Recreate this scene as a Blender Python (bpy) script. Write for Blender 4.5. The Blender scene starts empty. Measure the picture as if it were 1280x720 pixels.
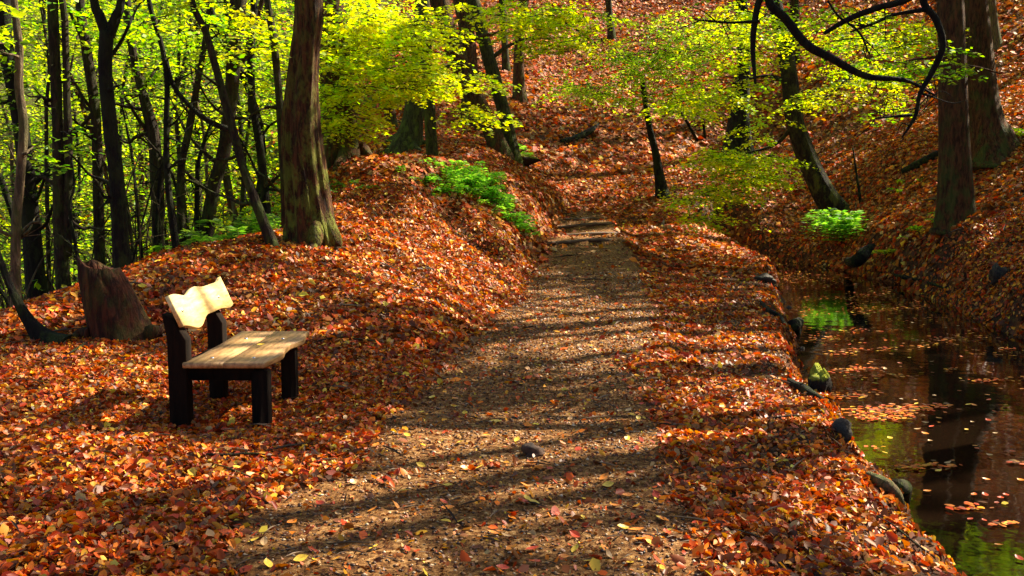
import bpy, math, random
import numpy as np
from mathutils import Vector

SC = bpy.context.scene
COL = SC.collection
RS = np.random.RandomState(11)
random.seed(5)

# ------------------------------------------------------------------ camera
FPX = 1244.0
CAMZ = 1.6
PITCH = math.atan(125 / FPX)
cam_d = bpy.data.cameras.new('camera')
cam_d.lens = 35.0; cam_d.sensor_width = 36.0
cam_d.clip_start = 0.05; cam_d.clip_end = 1000
cam = bpy.data.objects.new('camera', cam_d); COL.objects.link(cam)
cam.location = (0, 0, CAMZ); cam.rotation_euler = (math.pi / 2 - PITCH, 0, 0)
SC.camera = cam
SC.render.resolution_x = 1024; SC.render.resolution_y = 576

# ------------------------------------------------------------------ light
SUN_AZ = np.array([0.85, 0.527]); SUN_AZ /= np.linalg.norm(SUN_AZ)
SUN_EL = math.radians(41)
SUN = np.array([SUN_AZ[0] * math.cos(SUN_EL), SUN_AZ[1] * math.cos(SUN_EL), math.sin(SUN_EL)])
world = bpy.data.worlds.new('World'); SC.world = world; world.use_nodes = True
wn = world.node_tree.nodes; wl = world.node_tree.links
bg = wn['Background']; sky = wn.new('ShaderNodeTexSky'); sky.sky_type = 'NISHITA'
sky.sun_disc = False; sky.sun_elevation = SUN_EL
sky.sun_rotation = math.atan2(SUN[0], SUN[1]); sky.dust_density = 2.0
wl.new(sky.outputs[0], bg.inputs[0]); bg.inputs[1].default_value = 0.055
sd = bpy.data.lights.new('sun', 'SUN'); sd.energy = 5.0; sd.angle = math.radians(0.5)
sd.color = (1.0, 0.88, 0.67)
so = bpy.data.objects.new('sun', sd); COL.objects.link(so)
so.rotation_euler = Vector(SUN).to_track_quat('Z', 'Y').to_euler()
SC.view_settings.view_transform = 'Standard'; SC.view_settings.look = 'None'
SC.view_settings.gamma = 1.0; SC.view_settings.exposure = 1.68

# ------------------------------------------------------------------ pixels to places
def ray(px, py):
    px = np.asarray(px, float); py = np.asarray(py, float)
    cx = (px - 640) / FPX; cy = (360 - py) / FPX
    c, s = math.cos(PITCH), math.sin(PITCH)
    return cx, (c + cy * s), (cy * c - s)          # world x, y, z of the ray
def P(px, py, d):
    x, y, z = ray(px, py); k = d / y
    return np.array([x * k, d + 0 * x, CAMZ + z * k])
def project(p):
    p = np.asarray(p, float); c, s = math.cos(PITCH), math.sin(PITCH)
    x = p[..., 0]; y = p[..., 1]; z = p[..., 2] - CAMZ
    dep = y * c - z * s; up = y * s + z * c
    dep = np.where(dep > .1, dep, .1)
    return 640 + FPX * x / dep, 360 - FPX * up / dep

# ------------------------------------------------------------------ noise
def hash2(i, j, k=0):
    n = (i * 374761393 + j * 668265263 + k * 2147483647) & 0xffffffff
    n = ((n ^ (n >> 13)) * 1274126177) & 0xffffffff
    return ((n ^ (n >> 16)) & 0xffff) / 65535.0
def vnoise(x, y, seed=0):
    x = np.asarray(x, float); y = np.asarray(y, float)
    i = np.floor(x).astype(np.int64); j = np.floor(y).astype(np.int64)
    u = x - i; v = y - j; u = u * u * (3 - 2 * u); v = v * v * (3 - 2 * v)
    a = hash2(i, j, seed); b = hash2(i + 1, j, seed); c = hash2(i, j + 1, seed); d = hash2(i + 1, j + 1, seed)
    return (a * (1 - u) + b * u) * (1 - v) + (c * (1 - u) + d * u) * v
def fbm(x, y, seed=0, o=3):
    t = 0; a = .5
    for k in range(o):
        t = t + a * vnoise(x * 2 ** k + 17 * k, y * 2 ** k - 9 * k, seed + k); a *= .5
    return t / (1 - .5 ** o) - .5
def sstep(a, b, x):
    t = np.clip((x - a) / (b - a), 0, 1); return t * t * (3 - 2 * t)

# ------------------------------------------------------------------ terrain
WZ = -0.35
pix_pts = [(0,400,9.2),(60,380,9.9),(110,350,10.8),(180,325,11.8),(250,306,12.4),(300,300,12.6),(390,298,13.0),(340,290,13.8),
 (150,425,9.2),(300,360,10.2),(450,350,12.0),(500,300,15),(440,292,14.2),(550,250,18.2),(420,198,19),(500,196,20),(580,200,20.6),(460,240,16.5),
 (640,215,24),(620,320,16.2),(655,285,19.5),(600,285,17.0),(615,250,19.5),(520,390,10),(560,340,13.2),
 (510,188,27),(540,195,25),(620,186,27.5),(480,120,37),(500,50,50),(430,150,31),(560,130,38),(640,150,38),
 (760,180,37),(720,185,36),(700,235,31),(850,100,48),(700,100,49),(1000,100,40),(1280,100,31),(1280,0,38),(1100,0,47),(900,0,60),(700,0,62),(500,0,62),
 (1200,264,18.6),(1240,196,23),(1150,310,17.8),(1280,325,14.2),(1280,258,18.0),(1050,275,27),(1020,310,25.2),(1100,200,27),(950,255,29),(880,272,27.5),(825,240,30),
 (800,275,26.5),(928,186,38),(860,300,24),(910,310,25),(1000,292,27.5),(1170,345,16.8),(1230,365,14.8),(1100,330,20.0),(820,330,18.5),(1000,200,33)]
cps = [tuple(P(*p)) for p in pix_pts]
cps += [(-.3,4,0),(-.3,2,0),(-.3,-3,0),(0,6,0),(.3,8,0),(.7,11,0),(.95,13.7,0),(1.35,18,.15),(1.75,23,.42),(1.95,26,.62),(2.1,29,.9),
 (-2,4,0.02),(-2,6.7,0),(-3.5,5,.05),(-2.3,8.5,.13),(-.9,8.5,.02),(-4,7,.1),
 (2.0,5,-.1),(2.4,7,-.1),(2.7,9,-.1),(3.2,11,-.1),(4.1,14.2,-.06),(5.3,18,0),(6.6,22.5,.1),(1.3,6,-.02),(1.9,9,-.03),(2.3,12,-.03),(3.0,15,0),
 (-6,12,-.3),(-8,14,-1),(-7,15,-.9),(-6,19,-.7),(-10,20,-1.6),(-5,24,.6),(-2.5,22.6,1.75),(-4,22,1.4),(-15,30,-1),(-9,32,1.0),(-20,45,4),(-12,45,5),(-7,10,-.5),(-9,8,-.8),
 (7.2,8,.5),(8,5,.7),(7,0,.4),(12,10,3.2),(20,10,6.5),(12,0,3),(20,0,6.5),(30,25,12),(18,22,5.8),(12.5,16,3.4),(3,0,-.1),(2.6,3,-.1),
 (60,100,50),(30,80,34),(0,95,24),(45,45,25),(60,20,30),(60,-20,30),(-40,60,12),(-60,60,16),(-40,100,28),(-40,20,3),(-20,0,-1),(-10,0,-.5),(-30,-20,0),(0,-20,0),(20,-20,6),(-60,100,30),(-60,10,6),(10,-20,2)]  # far right hill, out of view, raised to keep sky reflections off the stream
cps = np.array(cps)
K_ = lambda r2: np.sqrt(r2 + 0.8)
A = K_(((cps[:, None, :2] - cps[None, :, :2]) ** 2).sum(-1)) - 0.004 * np.eye(len(cps)) * 60
nC = len(cps)
Q = np.c_[np.ones(nC), cps[:, :2]]
M = np.block([[A, Q], [Q.T, np.zeros((3, 3))]])
W = np.linalg.solve(M, np.r_[cps[:, 2], 0, 0, 0])
def base_h(x, y):
    x = np.asarray(x, float).ravel(); y = np.asarray(y, float).ravel(); out = np.empty(len(x))
    for s in range(0, len(x), 40000):
        a = x[s:s+40000]; b = y[s:s+40000]
        r2 = (a[:, None] - cps[None, :, 0]) ** 2 + (b[:, None] - cps[None, :, 1]) ** 2
        out[s:s+40000] = K_(r2) @ W[:nC] + W[nC] + W[nC+1] * a + W[nC+2] * b
    return out
# stream outline: left and right edges
wl_ = np.array([(2.6,-6),(2.35,0),(2.3,3.5),(2.5,5.2),(2.65,6.6),(2.95,8.2),(2.95,9.3),(3.3,11),(4.0,13.5),(4.75,16.7),(5.3,19.5),(6.1,22.5),(6.2,25.5),(5.4,28.5)])
wr_ = np.array([(6.3,-6),(6.2,0),(6.2,6),(6.1,9),(6.05,11.8),(6.5,13.6),(6.7,14.9),(6.9,16.5),(7.1,18.2),(7.5,19.6),(7.35,21.5),(7.45,23.2),(7.0,26),(5.9,29)])
def interp_edge(e, y): return np.interp(y, e[:, 1], e[:, 0])
def water_s(x, y):     # >0 outside the water, metres
    xl = interp_edge(wl_, y) + .16 * fbm(y * 1.3, y * 0 + 3.3, 5) * 2; xr = interp_edge(wr_, y) + .3 * fbm(y * 1.1, y * 0 + 8, 6) * 2
    return np.maximum(np.maximum(xl - x, x - xr), (y - 28.7)) + .16 * fbm(x * 3.3, y * 3.3, 51) + .10 * fbm(x * 9, y * 9, 52, 2)
pc = np.array([(-.35,-8),(-.3,2),(-.27,4.1),(.08,6.75),(.45,9.5),(.95,13.7),(1.4,18),(1.75,23),(2.05,29),(2.3,34)])
pw = np.array([(1.05,-8),(1.05,3),(1.0,6.75),(1.03,9),(1.06,13.7),(.95,18),(.85,22),(.6,26),(.3,28)])
def path_m(x, y):      # 1 on the trodden path, 0 off it
    c = np.interp(y, pc[:, 1], pc[:, 0]); w = np.interp(y, pw[:, 1], pw[:, 0])
    d = np.abs(x - c) + .55 * fbm(x * .9, y * .9, 30)
    return (1 - sstep(w * .72, w * 1.12, d)) * (1 - sstep(25.5, 28.5, y))
PY_ = np.linspace(-8, 34, 120); PZ_ = base_h(np.interp(PY_, pc[:, 1], pc[:, 0]), PY_)
_pp = 235 + (CAMZ - PZ_) * FPX / np.maximum(PY_, 1); _m = PY_ > 12
STEP_Y = [float(np.interp(-v, -_pp[_m], PY_[_m])) for v in (303, 293, 284, 276)]
def height(x, y):
    x = np.asarray(x, float); shp = x.shape; x = x.ravel(); y = np.asarray(y, float).ravel()
    z = base_h(x, y)
    pm = path_m(x, y)
    c_ = np.interp(y, pc[:, 1], pc[:, 0]); w_ = np.interp(y, pw[:, 1], pw[:, 0])
    fl = (1 - sstep(w_ * .8, w_ * 1.5, np.abs(x - c_))) * (1 - sstep(27, 30, y)) * sstep(0, 3, y)
    z = z * (1 - fl) + fl * np.interp(y, PY_, PZ_)      # the trodden path is level from side to side
    far = sstep(16, 45, y)
    z = z + (1 - pm) * (.10 * fbm(x * .9, y * .9, 1) + .07 * fbm(x * 3.1, y * 3.1, 4)) + far * .5 * fbm(x * .35, y * .35, 8)
    z = z + pm * .045 * fbm(x * 2.2, y * 2.2, 15)
    # steps on the path
    for sy in STEP_Y:
        t = (y - sy - .30 * (x - c_) / w_)
        z = z + pm * .05 * np.exp(-np.clip(t, 0, None) / .5) * (t > 0) - pm * .05 * np.exp(np.clip(t, None, 0) / .3) * (t <= 0)
    gb_ = np.exp(-(((x + 1.98) / .9) ** 2 + ((y - 7.1) / 1.1) ** 2) ** 2); z = z * (1 - gb_) - .035 * gb_      # level spot under the bench
    # eroded earth bank below the bright green plant
    ex, ey = P(588, 290, 17.0)[:2]
    z = z - .45 * np.exp(-(((x - ex + .5*(y-ey)) / .45) ** 2 + ((y - ey) / 1.1) ** 2))
    s = water_s(x, y)
    bed = WZ - .35
    right = sstep(-.5, .5, x - .5 * (interp_edge(wl_, y) + interp_edge(wr_, y)))
    k = sstep(-.08, .28 + .3 * (fbm(x * 1.7, y * 1.7, 22) + .5) + right * (.25 + .9 * np.clip(fbm(x * .5, y * .5, 23) + .35, 0, 1)), s)
    z = np.where(s < 1.9, bed + (np.maximum(z, WZ + .12) - bed) * k, z)
    return z.reshape(shp)
HG = {}
def hq(x, y):          # quick look-up in the finished ground sheet
    gx_, gy_, gz_ = HG['x'], HG['y'], HG['z']
    i = np.clip(np.searchsorted(gx_, x) - 1, 0, len(gx_) - 2); j = np.clip(np.searchsorted(gy_, y) - 1, 0, len(gy_) - 2)
    u = np.clip((x - gx_[i]) / (gx_[i+1] - gx_[i]), 0, 1); v = np.clip((y - gy_[j]) / (gy_[j+1] - gy_[j]), 0, 1)
    return (gz_[j, i] * (1-u) + gz_[j, i+1] * u) * (1-v) + (gz_[j+1, i] * (1-u) + gz_[j+1, i+1] * u) * v
def h1(x, y): return float(hq(np.array([float(x)]), np.array([float(y)]))[0]) if HG else float(height(np.array([x]), np.array([y]))[0])
def G(px, py, dmin=2.5, dmax=90):     # where the ray through a point of the view meets the ground
    d = np.exp(np.linspace(math.log(dmin), math.log(dmax), 700))
    x, y, z = ray(px, py); k = d / y
    X = x * k; Z = CAMZ + z * k; H = hq(X, d) if HG else height(X, d)
    b = np.where(Z < H)[0]
    i = b[0] if len(b) else len(d) - 1
    return np.array([X[i], d[i], H[i]])

# ------------------------------------------------------------------ mesh helpers
def tag(o, label=None, cat=None, group=None, kind=None):
    if label: o['label'] = label
    if cat: o['category'] = cat
    if group: o['group'] = group
    if kind: o['kind'] = kind
    return o
def empty(name, loc, label, cat, group=None):
    o = bpy.data.objects.new(name, None); COL.objects.link(o); o.location = tuple(loc); o.empty_display_size = .2
    return tag(o, label, cat, group)
def mesh_np(name, V, F, mat, parent=None, cols=None, smooth=True, loc=None):
    """F: int array (n,3) or (n,4)"""
    V = np.asarray(V, np.float32); F = np.asarray(F, np.int32)
    off = np.array(parent.location if parent is not None else (loc if loc is not None else (0, 0, 0)), np.float32)
    if parent is not None and parent.parent is not None: off = off + np.array(parent.parent.location, np.float32)
    V = V - off
    me = bpy.data.meshes.new(name); k = F.shape[1]
    me.vertices.add(len(V)); me.vertices.foreach_set('co', V.ravel())
    me.loops.add(F.size); me.loops.foreach_set('vertex_index', F.ravel())
    me.polygons.add(len(F)); me.polygons.foreach_set('loop_start', np.arange(0, F.size, k, dtype=np.int32))
    me.polygons.foreach_set('loop_total', np.full(len(F), k, np.int32))
    if smooth: me.polygons.foreach_set('use_smooth', np.ones(len(F), bool))
    me.update(calc_edges=True)
    if cols is not None:
        a = me.color_attributes.new('Col', 'FLOAT_COLOR', 'POINT')
        a.data.foreach_set('color', np.c_[cols, np.ones(len(cols))].astype(np.float32).ravel())
    me.materials.append(mat)
    o = bpy.data.objects.new(name, me); COL.objects.link(o)
    if parent is not None: o.parent = parent
    elif loc is not None: o.location = tuple(loc)
    if name in ('crown', 'twigs', 'fronds', 'stalks', 'branches'): o['kind'] = 'stuff'
    return o

class Geo:
    def __init__(s): s.V = []; s.F = []; s.n = 0; s.C = []
    def add(s, V, F, c=None):
        V = np.asarray(V, float); s.V.append(V); s.F.append(np.asarray(F) + s.n); s.n += len(V)
        if c is not None: s.C.append(np.broadcast_to(np.asarray(c, float), (len(V), 3)))
    def build(s, name, mat, parent=None, smooth=True, loc=None):
        return mesh_np(name, np.concatenate(s.V), np.concatenate(s.F), mat, parent, np.concatenate(s.C) if s.C else None, smooth, loc)

def catmull(pts, per):
    pts = np.asarray(pts, float); p = np.vstack([2 * pts[0] - pts[1], pts, 2 * pts[-1] - pts[-2]]); out = []
    for i in range(1, len(p) - 2):
        t = np.linspace(0, 1, per, endpoint=False)[:, None]
        a, b, c, d = p[i-1], p[i], p[i+1], p[i+2]
        out.append(.5 * ((2*b) + (-a + c) * t + (2*a - 5*b + 4*c - d) * t**2 + (-a + 3*b - 3*c + d) * t**3))
    out.append(pts[-1:]); return np.vstack(out)
def tube(geo, pts, rad, sides=10, per=5, rough=.08, flare=0, seed=0, c=None, ridges=0):
    """tapered limb; pts first = root end"""
    q = catmull(np.c_[np.asarray(pts, float), np.asarray(rad, float)], per)
    C = q[:, :3]; R = np.maximum(q[:, 3], .001); n = len(C)
    T = np.gradient(C, axis=0); T /= np.linalg.norm(T, axis=1)[:, None] + 1e-9
    up = np.array([.31, .87, .38]) if abs(T[0][2]) > .7 else np.array([0, 0, 1.])
    A_ = np.cross(T, up); A_ /= np.linalg.norm(A_, axis=1)[:, None] + 1e-9; B_ = np.cross(T, A_)
    th = np.linspace(0, 2 * math.pi, sides, endpoint=False)
    L = np.r_[0, np.cumsum(np.linalg.norm(np.diff(C, axis=0), axis=1))]
    rr = np.ones((n, sides))
    if rough:
        TT, LL = np.meshgrid(np.cos(th) * 1.3, L / (R[0] * 3 + .02)); SS, _ = np.meshgrid(np.sin(th) * 1.3, L)
        rr += rough * 2 * (vnoise(TT + LL * .3 + seed, SS + LL * .5, seed) - .5)
        rr += rough * 1.2 * (vnoise(TT * 2.7 + seed, SS * 2.7 + LL * 1.1, seed + 3) - .5)
    if ridges:
        ph = L[:, None] * .5 + 1.2 * vnoise(L[:, None] * 1.3 + 0 * th[None], th[None] * 2 + 0 * L[:, None], seed)
        rr += ridges * np.abs(np.sin(th[None] * 5.5 + ph)) ** .7 * -1
    if flare:
        f = np.exp(-L / (R[0] * 1.6))[:, None]
        rr += f * flare * (.45 + .75 * np.abs(np.sin(th * 2.5 + seed)) ** 2)[None]
    V = C[:, None] + (A_[:, None] * np.cos(th)[None, :, None] + B_[:, None] * np.sin(th)[None, :, None]) * (R[:, None] * rr)[..., None]
    V = V.reshape(-1, 3)
    i = np.arange(n - 1)[:, None] * sides; j = np.arange(sides)[None]; j2 = (j + 1) % sides
    F = np.stack([i + j, i + j2, i + sides + j2, i + sides + j], -1).reshape(-1, 4)
    # end caps as fans of quads (degenerate-free): one centre ring vertex
    V = np.vstack([V, C[-1:] + T[-1:] * R[-1] * .4])
    jj = np.arange(0, sides, 2); cap = np.stack([(n-1)*sides + jj, (n-1)*sides + (jj+1) % sides, (n-1)*sides + (jj+2) % sides, np.full(len(jj), n*sides)], -1)
    V = np.vstack([V, C[:1] - T[:1] * R[0] * .2]); cap0 = np.stack([(jj+2) % sides, (jj+1) % sides, jj, np.full(len(jj), n*sides + 1)], -1)
    geo.add(V, np.vstack([F, cap, cap0]), c)

def box(geo, c, s, rot=0, c3=None, bev=.012, jit=0.0):
    """bevelled box: centre, full sizes"""
    c = np.array(c, float); h = np.array(s, float) / 2; b = min(bev, h.min() * .4)
    V = []; idx = {}
    for ax in range(3):
        for sg in (-1, 1):
            for u in (-1, 1):
                for v in (-1, 1):
                    p = np.zeros(3); a1, a2 = [a for a in range(3) if a != ax]
                    p[ax] = sg * h[ax]; p[a1] = u * (h[a1] - b); p[a2] = v * (h[a2] - b)
                    idx[(ax, sg, u, v)] = len(V); V.append(p)
    F = []
    def key(sgn, ax):
        a1, a2 = [a for a in range(3) if a != ax]; return idx[(ax, sgn[ax], sgn[a1], sgn[a2])]
    for ax in range(3):
        for sg in (-1, 1):
            q = [idx[(ax, sg, -1, -1)], idx[(ax, sg, 1, -1)], idx[(ax, sg, 1, 1)], idx[(ax, sg, -1, 1)]]
            F.append(q)
    for ax in range(3):        # edges parallel to ax
        a1, a2 = [a for a in range(3) if a != ax]
        for u in (-1, 1):
            for v in (-1, 1):
                q = []
                for sax, face in ((-1, a1), (1, a1), (1, a2), (-1, a2)):
                    s3 = [0, 0, 0]; s3[ax] = sax; s3[a1] = u; s3[a2] = v; q.append(key(s3, face))
                F.append(q)
    for a in (-1, 1):
        for u in (-1, 1):
            for v in (-1, 1):
                k = [key((a, u, v), 0), key((a, u, v), 1), key((a, u, v), 2)]; F.append(k + [k[0]])
    V = np.array(V)
    if jit: V = V + (RS.rand(*V.shape) - .5) * jit
    cr, sr = math.cos(rot), math.sin(rot)
    V = np.c_[V[:, 0] * cr - V[:, 1] * sr, V[:, 0] * sr + V[:, 1] * cr, V[:, 2]] + c
    F = np.array(F); tri = F[:, 0] == F[:, 3]
    # keep one face width: triangles get a doubled corner split off
    Fq = F[~tri]; Ft = F[tri][:, :3]
    mid = V[Ft].mean(1); base = len(V); V = np.vstack([V, (V[Ft[:, 0]] + V[Ft[:, 1]]) / 2])
    Fq = np.vstack([Fq, np.c_[Ft[:, 0], base + np.arange(len(Ft)), Ft[:, 1], Ft[:, 2]]])
    geo.add(V, Fq, c3)

# leaves in bulk ------------------------------------------------------------
def norm(a): return a / (np.linalg.norm(a, axis=-1, keepdims=True) + 1e-9)
class Leaves:
    def __init__(s): s.p = []; s.a = []; s.n = []; s.s = []; s.c = []
    def add(s, p, a, n, size, c):
        s.p.append(p); s.a.append(a); s.n.append(n); s.s.append(np.broadcast_to(size, (len(p),)).copy()); s.c.append(np.broadcast_to(c, (len(p), 3)))
    def count(s): return sum(len(x) for x in s.p)
    def build(s, name, mat, parent=None, full=False, width=.3, loc=None, curl=.08):
        p = np.concatenate(s.p); a = norm(np.concatenate(s.a)); n = np.concatenate(s.n); z = np.concatenate(s.s)[:, None]; c = np.concatenate(s.c)
        b = norm(np.cross(n, a)); n = norm(np.cross(a, b)); N = len(p)
        if full:
            cu = (RS.rand(N, 1) - .35) * curl * 3
            L = [(0, 0, 0), (.3, width, .5), (.72, width * .72, .8), (1, 0, 0), (.72, -width * .72, .8), (.3, -width, .5)]
            V = np.stack([p + z * (a * (u - .5) + b * v + n * w * cu) for u, v, w in L], 1)
            F = np.array([[0, 5, 4, 3], [0, 3, 2, 1]])
            k = 6
        else:
            L = [(0, 0, 0), (.5, width * 1.15, curl), (1, 0, 0), (.5, -width * 1.15, curl)]
            V = np.stack([p + z * (a * (u - .5) + b * v + n * w) for u, v, w in L], 1)
            F = np.array([[0, 3, 2], [0, 2, 1]]); k = 4
        F = (F[None] + (np.arange(N) * k)[:, None, None]).reshape(-1, F.shape[1])
        return mesh_np(name, V.reshape(-1, 3), F, mat, parent, np.repeat(c, k, 0), False, loc)

# ------------------------------------------------------------------ materials
def newmat(name):
    m = bpy.data.materials.new(name); m.use_nodes = True; nt = m.node_tree
    return m, nt, nt.nodes['Principled BSDF'], nt.nodes['Material Output']
def N(nt, t, **kw):
    n = nt.nodes.new(t)
    for k, v in kw.items(): setattr(n, k, v)
    return n
def ramp(nt, fac, stops, interp='LINEAR'):
    r = N(nt, 'ShaderNodeValToRGB'); e = r.color_ramp.elements; r.color_ramp.interpolation = interp
    while len(e) < len(stops): e.new(.5)
    for q, (t, c) in zip(e, stops): q.position = t; q.color = (*c, 1)
    nt.links.new(fac, r.inputs[0]); return r.outputs[0]
def noise(nt, scale, vec=None, detail=4, rough=.6, dist=0):
    n = N(nt, 'ShaderNodeTexNoise'); n.inputs['Scale'].default_value = scale; n.inputs['Detail'].default_value = detail
    n.inputs['Roughness'].default_value = rough; n.inputs['Distortion'].default_value = dist
    if vec is not None: nt.links.new(vec, n.inputs['Vector'])
    return n.outputs['Fac']
def mapping(nt, scale):
    tc = N(nt, 'ShaderNodeTexCoord'); mp = N(nt, 'ShaderNodeMapping'); mp.inputs['Scale'].default_value = scale
    nt.links.new(tc.outputs['Object'], mp.inputs['Vector']); return mp.outputs[0]
def mix(nt, fac, a, b):
    m = N(nt, 'ShaderNodeMix', data_type='RGBA')
    for s, v in ((0, fac), (6, a), (7, b)):
        if isinstance(v, (float, int)): m.inputs[s].default_value = v
        elif isinstance(v, tuple): m.inputs[s].default_value = (*v, 1)
        else: nt.links.new(v, m.inputs[s])
    return m.outputs[2]
def bump(nt, bs, h, strength, dist):
    b = N(nt, 'ShaderNodeBump'); b.inputs['Strength'].default_value = strength; b.inputs['Distance'].default_value = dist
    nt.links.new(h, b.inputs['Height']); nt.links.new(b.outputs[0], bs.inputs['Normal'])
def math_(nt, op, a, b, c=None):
    m = N(nt, 'ShaderNodeMath', operation=op)
    for s, v in ((0, a), (1, b)):
        if isinstance(v, (float, int)): m.inputs[s].default_value = v
        else: nt.links.new(v, m.inputs[s])
    m.use_clamp = bool(c); return m.outputs[0]

def leaf_mat(name, trans, rough=.45, gain=1.0, spec=.5):
    m, nt, bs, out = newmat(name)
    at = N(nt, 'ShaderNodeAttribute', attribute_name='Col')
    bs.inputs['Roughness'].default_value = rough; bs.inputs['Specular IOR Level'].default_value = spec
    nt.links.new(at.outputs['Color'], bs.inputs['Base Color'])
    tr = N(nt, 'ShaderNodeBsdfTranslucent'); g = mix(nt, 1.0, at.outputs['Color'], at.outputs['Color'])
    hs = N(nt, 'ShaderNodeHueSaturation'); hs.inputs['Value'].default_value = gain; hs.inputs['Saturation'].default_value = 1.05
    nt.links.new(at.outputs['Color'], hs.inputs['Color']); nt.links.new(hs.outputs[0], tr.inputs['Color'])
    mx = N(nt, 'ShaderNodeMixShader'); mx.inputs[0].default_value = trans
    nt.links.new(bs.outputs[0], mx.inputs[1]); nt.links.new(tr.outputs[0], mx.inputs[2]); nt.links.new(mx.outputs[0], out.inputs[0])
    return m
M_LEAF = leaf_mat('green_leaf', .6, .5, 1.45)
M_LITTER = leaf_mat('dead_leaf', .2, .46, 1.1, .32)
M_LITTER_DRY = leaf_mat('dry_dead_leaf', .2, .65, 1.1, .3)
def bark_mat(name, dark, light, moss, moss_col=(.10, .16, .02), stretch=1.0, sc=9):
    m, nt, bs, out = newmat(name)
    v = mapping(nt, (1, 1, .22 / stretch)); n1 = noise(nt, sc * 2.2, v, 6, .7, .6); n2 = noise(nt, 2.3, None, 3)
    c = ramp(nt, n1, [(.42, dark), (.60, light)])
    c2 = mix(nt, math_(nt, 'MULTIPLY', n2, .5), c, tuple(x * .55 for x in light))
    tc = N(nt, 'ShaderNodeTexCoord'); sp = N(nt, 'ShaderNodeSeparateXYZ'); nt.links.new(tc.outputs['Object'], sp.inputs[0])
    low = math_(nt, 'SUBTRACT', 1.0, math_(nt, 'MULTIPLY', sp.outputs[2], .45), 1)
    mk = math_(nt, 'MULTIPLY', ramp(nt, noise(nt, 6, mapping(nt, (1, 1, .5)), 5, .7), [(.46, (0, 0, 0)), (.58, (1, 1, 1))]), math_(nt, 'ADD', math_(nt, 'MULTIPLY', low, moss), moss * .5, 1), 1)
    c3 = mix(nt, mk, c2, moss_col)
    nt.links.new(c3, bs.inputs['Base Color']); bs.inputs['Roughness'].default_value = .9; bs.inputs['Specular IOR Level'].default_value = .25
    bump(nt, bs, math_(nt, 'ADD', n1, math_(nt, 'MULTIPLY', mk, .4)), 1.0, .09)
    return m
M_BARK = bark_mat('brown_bark', (.010, .006, .004), (.055, .032, .018), .35)
M_BARK_BIG = bark_mat('furrowed_mossy_bark', (.006, .003, .0015), (.15, .054, .016), .7, (.19, .21, .025), 1.6, 9)
M_BARK_RED = bark_mat('reddish_bark', (.022, .009, .004), (.17, .064, .022), .4, (.07, .12, .02))
M_BARK_GREEN = bark_mat('algae_covered_bark', (.016, .016, .007), (.085, .078, .028), .8, (.10, .13, .02))
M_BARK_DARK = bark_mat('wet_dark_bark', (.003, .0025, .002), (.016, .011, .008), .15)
M_BARK_TAN = bark_mat('pale_smooth_bark', (.05, .035, .02), (.26, .18, .10), .3)
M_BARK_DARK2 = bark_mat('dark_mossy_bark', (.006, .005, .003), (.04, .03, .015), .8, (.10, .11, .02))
M_ROT = bark_mat('rotten_red_wood', (.012, .004, .002), (.12, .032, .012), .15, stretch=2, sc=8)

def ground_mat():
    m, nt, bs, out = newmat('forest_floor')
    pa = N(nt, 'ShaderNodeAttribute', attribute_name='Col'); sp = N(nt, 'ShaderNodeSeparateColor'); nt.links.new(pa.outputs['Color'], sp.inputs[0])
    geo = N(nt, 'ShaderNodeNewGeometry'); pos = geo.outputs['Position']
    vo = N(nt, 'ShaderNodeTexVoronoi'); vo.inputs['Scale'].default_value = 13; nt.links.new(pos, vo.inputs['Vector'])
    s1 = N(nt, 'ShaderNodeSeparateColor'); nt.links.new(vo.outputs['Color'], s1.inputs[0])
    lit = ramp(nt, s1.outputs[0], [(0, (.03, .008, .004)), (.3, (.10, .024, .005)), (.55, (.22, .055, .008)), (.8, (.30, .10, .02)), (1, (.20, .10, .03))])
    n1 = noise(nt, 22, pos, 8, .75); n2 = noise(nt, 1.6, pos, 4)
    dirt = ramp(nt, n1, [(.36, (.022, .007, .002)), (.49, (.19, .080, .021)), (.59, (.46, .24, .080)), (.69, (.80, .58, .30))])
    dirt = mix(nt, math_(nt, 'MULTIPLY', n2, .4), dirt, (.085, .030, .007))
    grn = ramp(nt, noise(nt, 5, pos, 6, .7), [(.35, (.02, .025, .006)), (.6, (.07, .10, .015))])
    c = mix(nt, sp.outputs[0], lit, dirt); c = mix(nt, sp.outputs[1], c, grn)
    mud = ramp(nt, n1, [(.3, (.010, .006, .004)), (.56, (.05, .030, .017)), (.7, (.11, .070, .045))]); c = mix(nt, sp.outputs[2], c, mud)
    nt.links.new(c, bs.inputs['Base Color']); bs.inputs['Roughness'].default_value = .85; bs.inputs['Specular IOR Level'].default_value = .15
    bump(nt, bs, math_(nt, 'ADD', n1, s1.outputs[1]), .9, .03); return m
M_GROUND = ground_mat()
def simple(name, c1, c2, scale=8, rough=.7, b=.3, vecscale=(1, 1, 1), dist=.01):
    m, nt, bs, out = newmat(name); v = mapping(nt, vecscale); n = noise(nt, scale, v, 6, .65)
    nt.links.new(ramp(nt, n, [(.35, c1), (.65, c2)]), bs.inputs['Base Color']); bs.inputs['Roughness'].default_value = rough
    bump(nt, bs, n, b, dist); return m
M_ROCK = bark_mat('mossy_stone', (.02, .017, .014), (.09, .075, .06), .9, (.20, .26, .03))
nt = M_ROCK.node_tree; gn = N(nt, 'ShaderNodeNewGeometry'); sx = N(nt, 'ShaderNodeSeparateXYZ'); nt.links.new(gn.outputs['Normal'], sx.inputs[0])
bs_ = nt.nodes['Principled BSDF']; old = bs_.inputs['Base Color'].links[0].from_socket
up_m = ramp(nt, math_(nt, 'ADD', sx.outputs[2], math_(nt, 'MULTIPLY', noise(nt, 7, None, 5, .7), .7)), [(.62, (0, 0, 0)), (.85, (1, 1, 1))])
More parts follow.
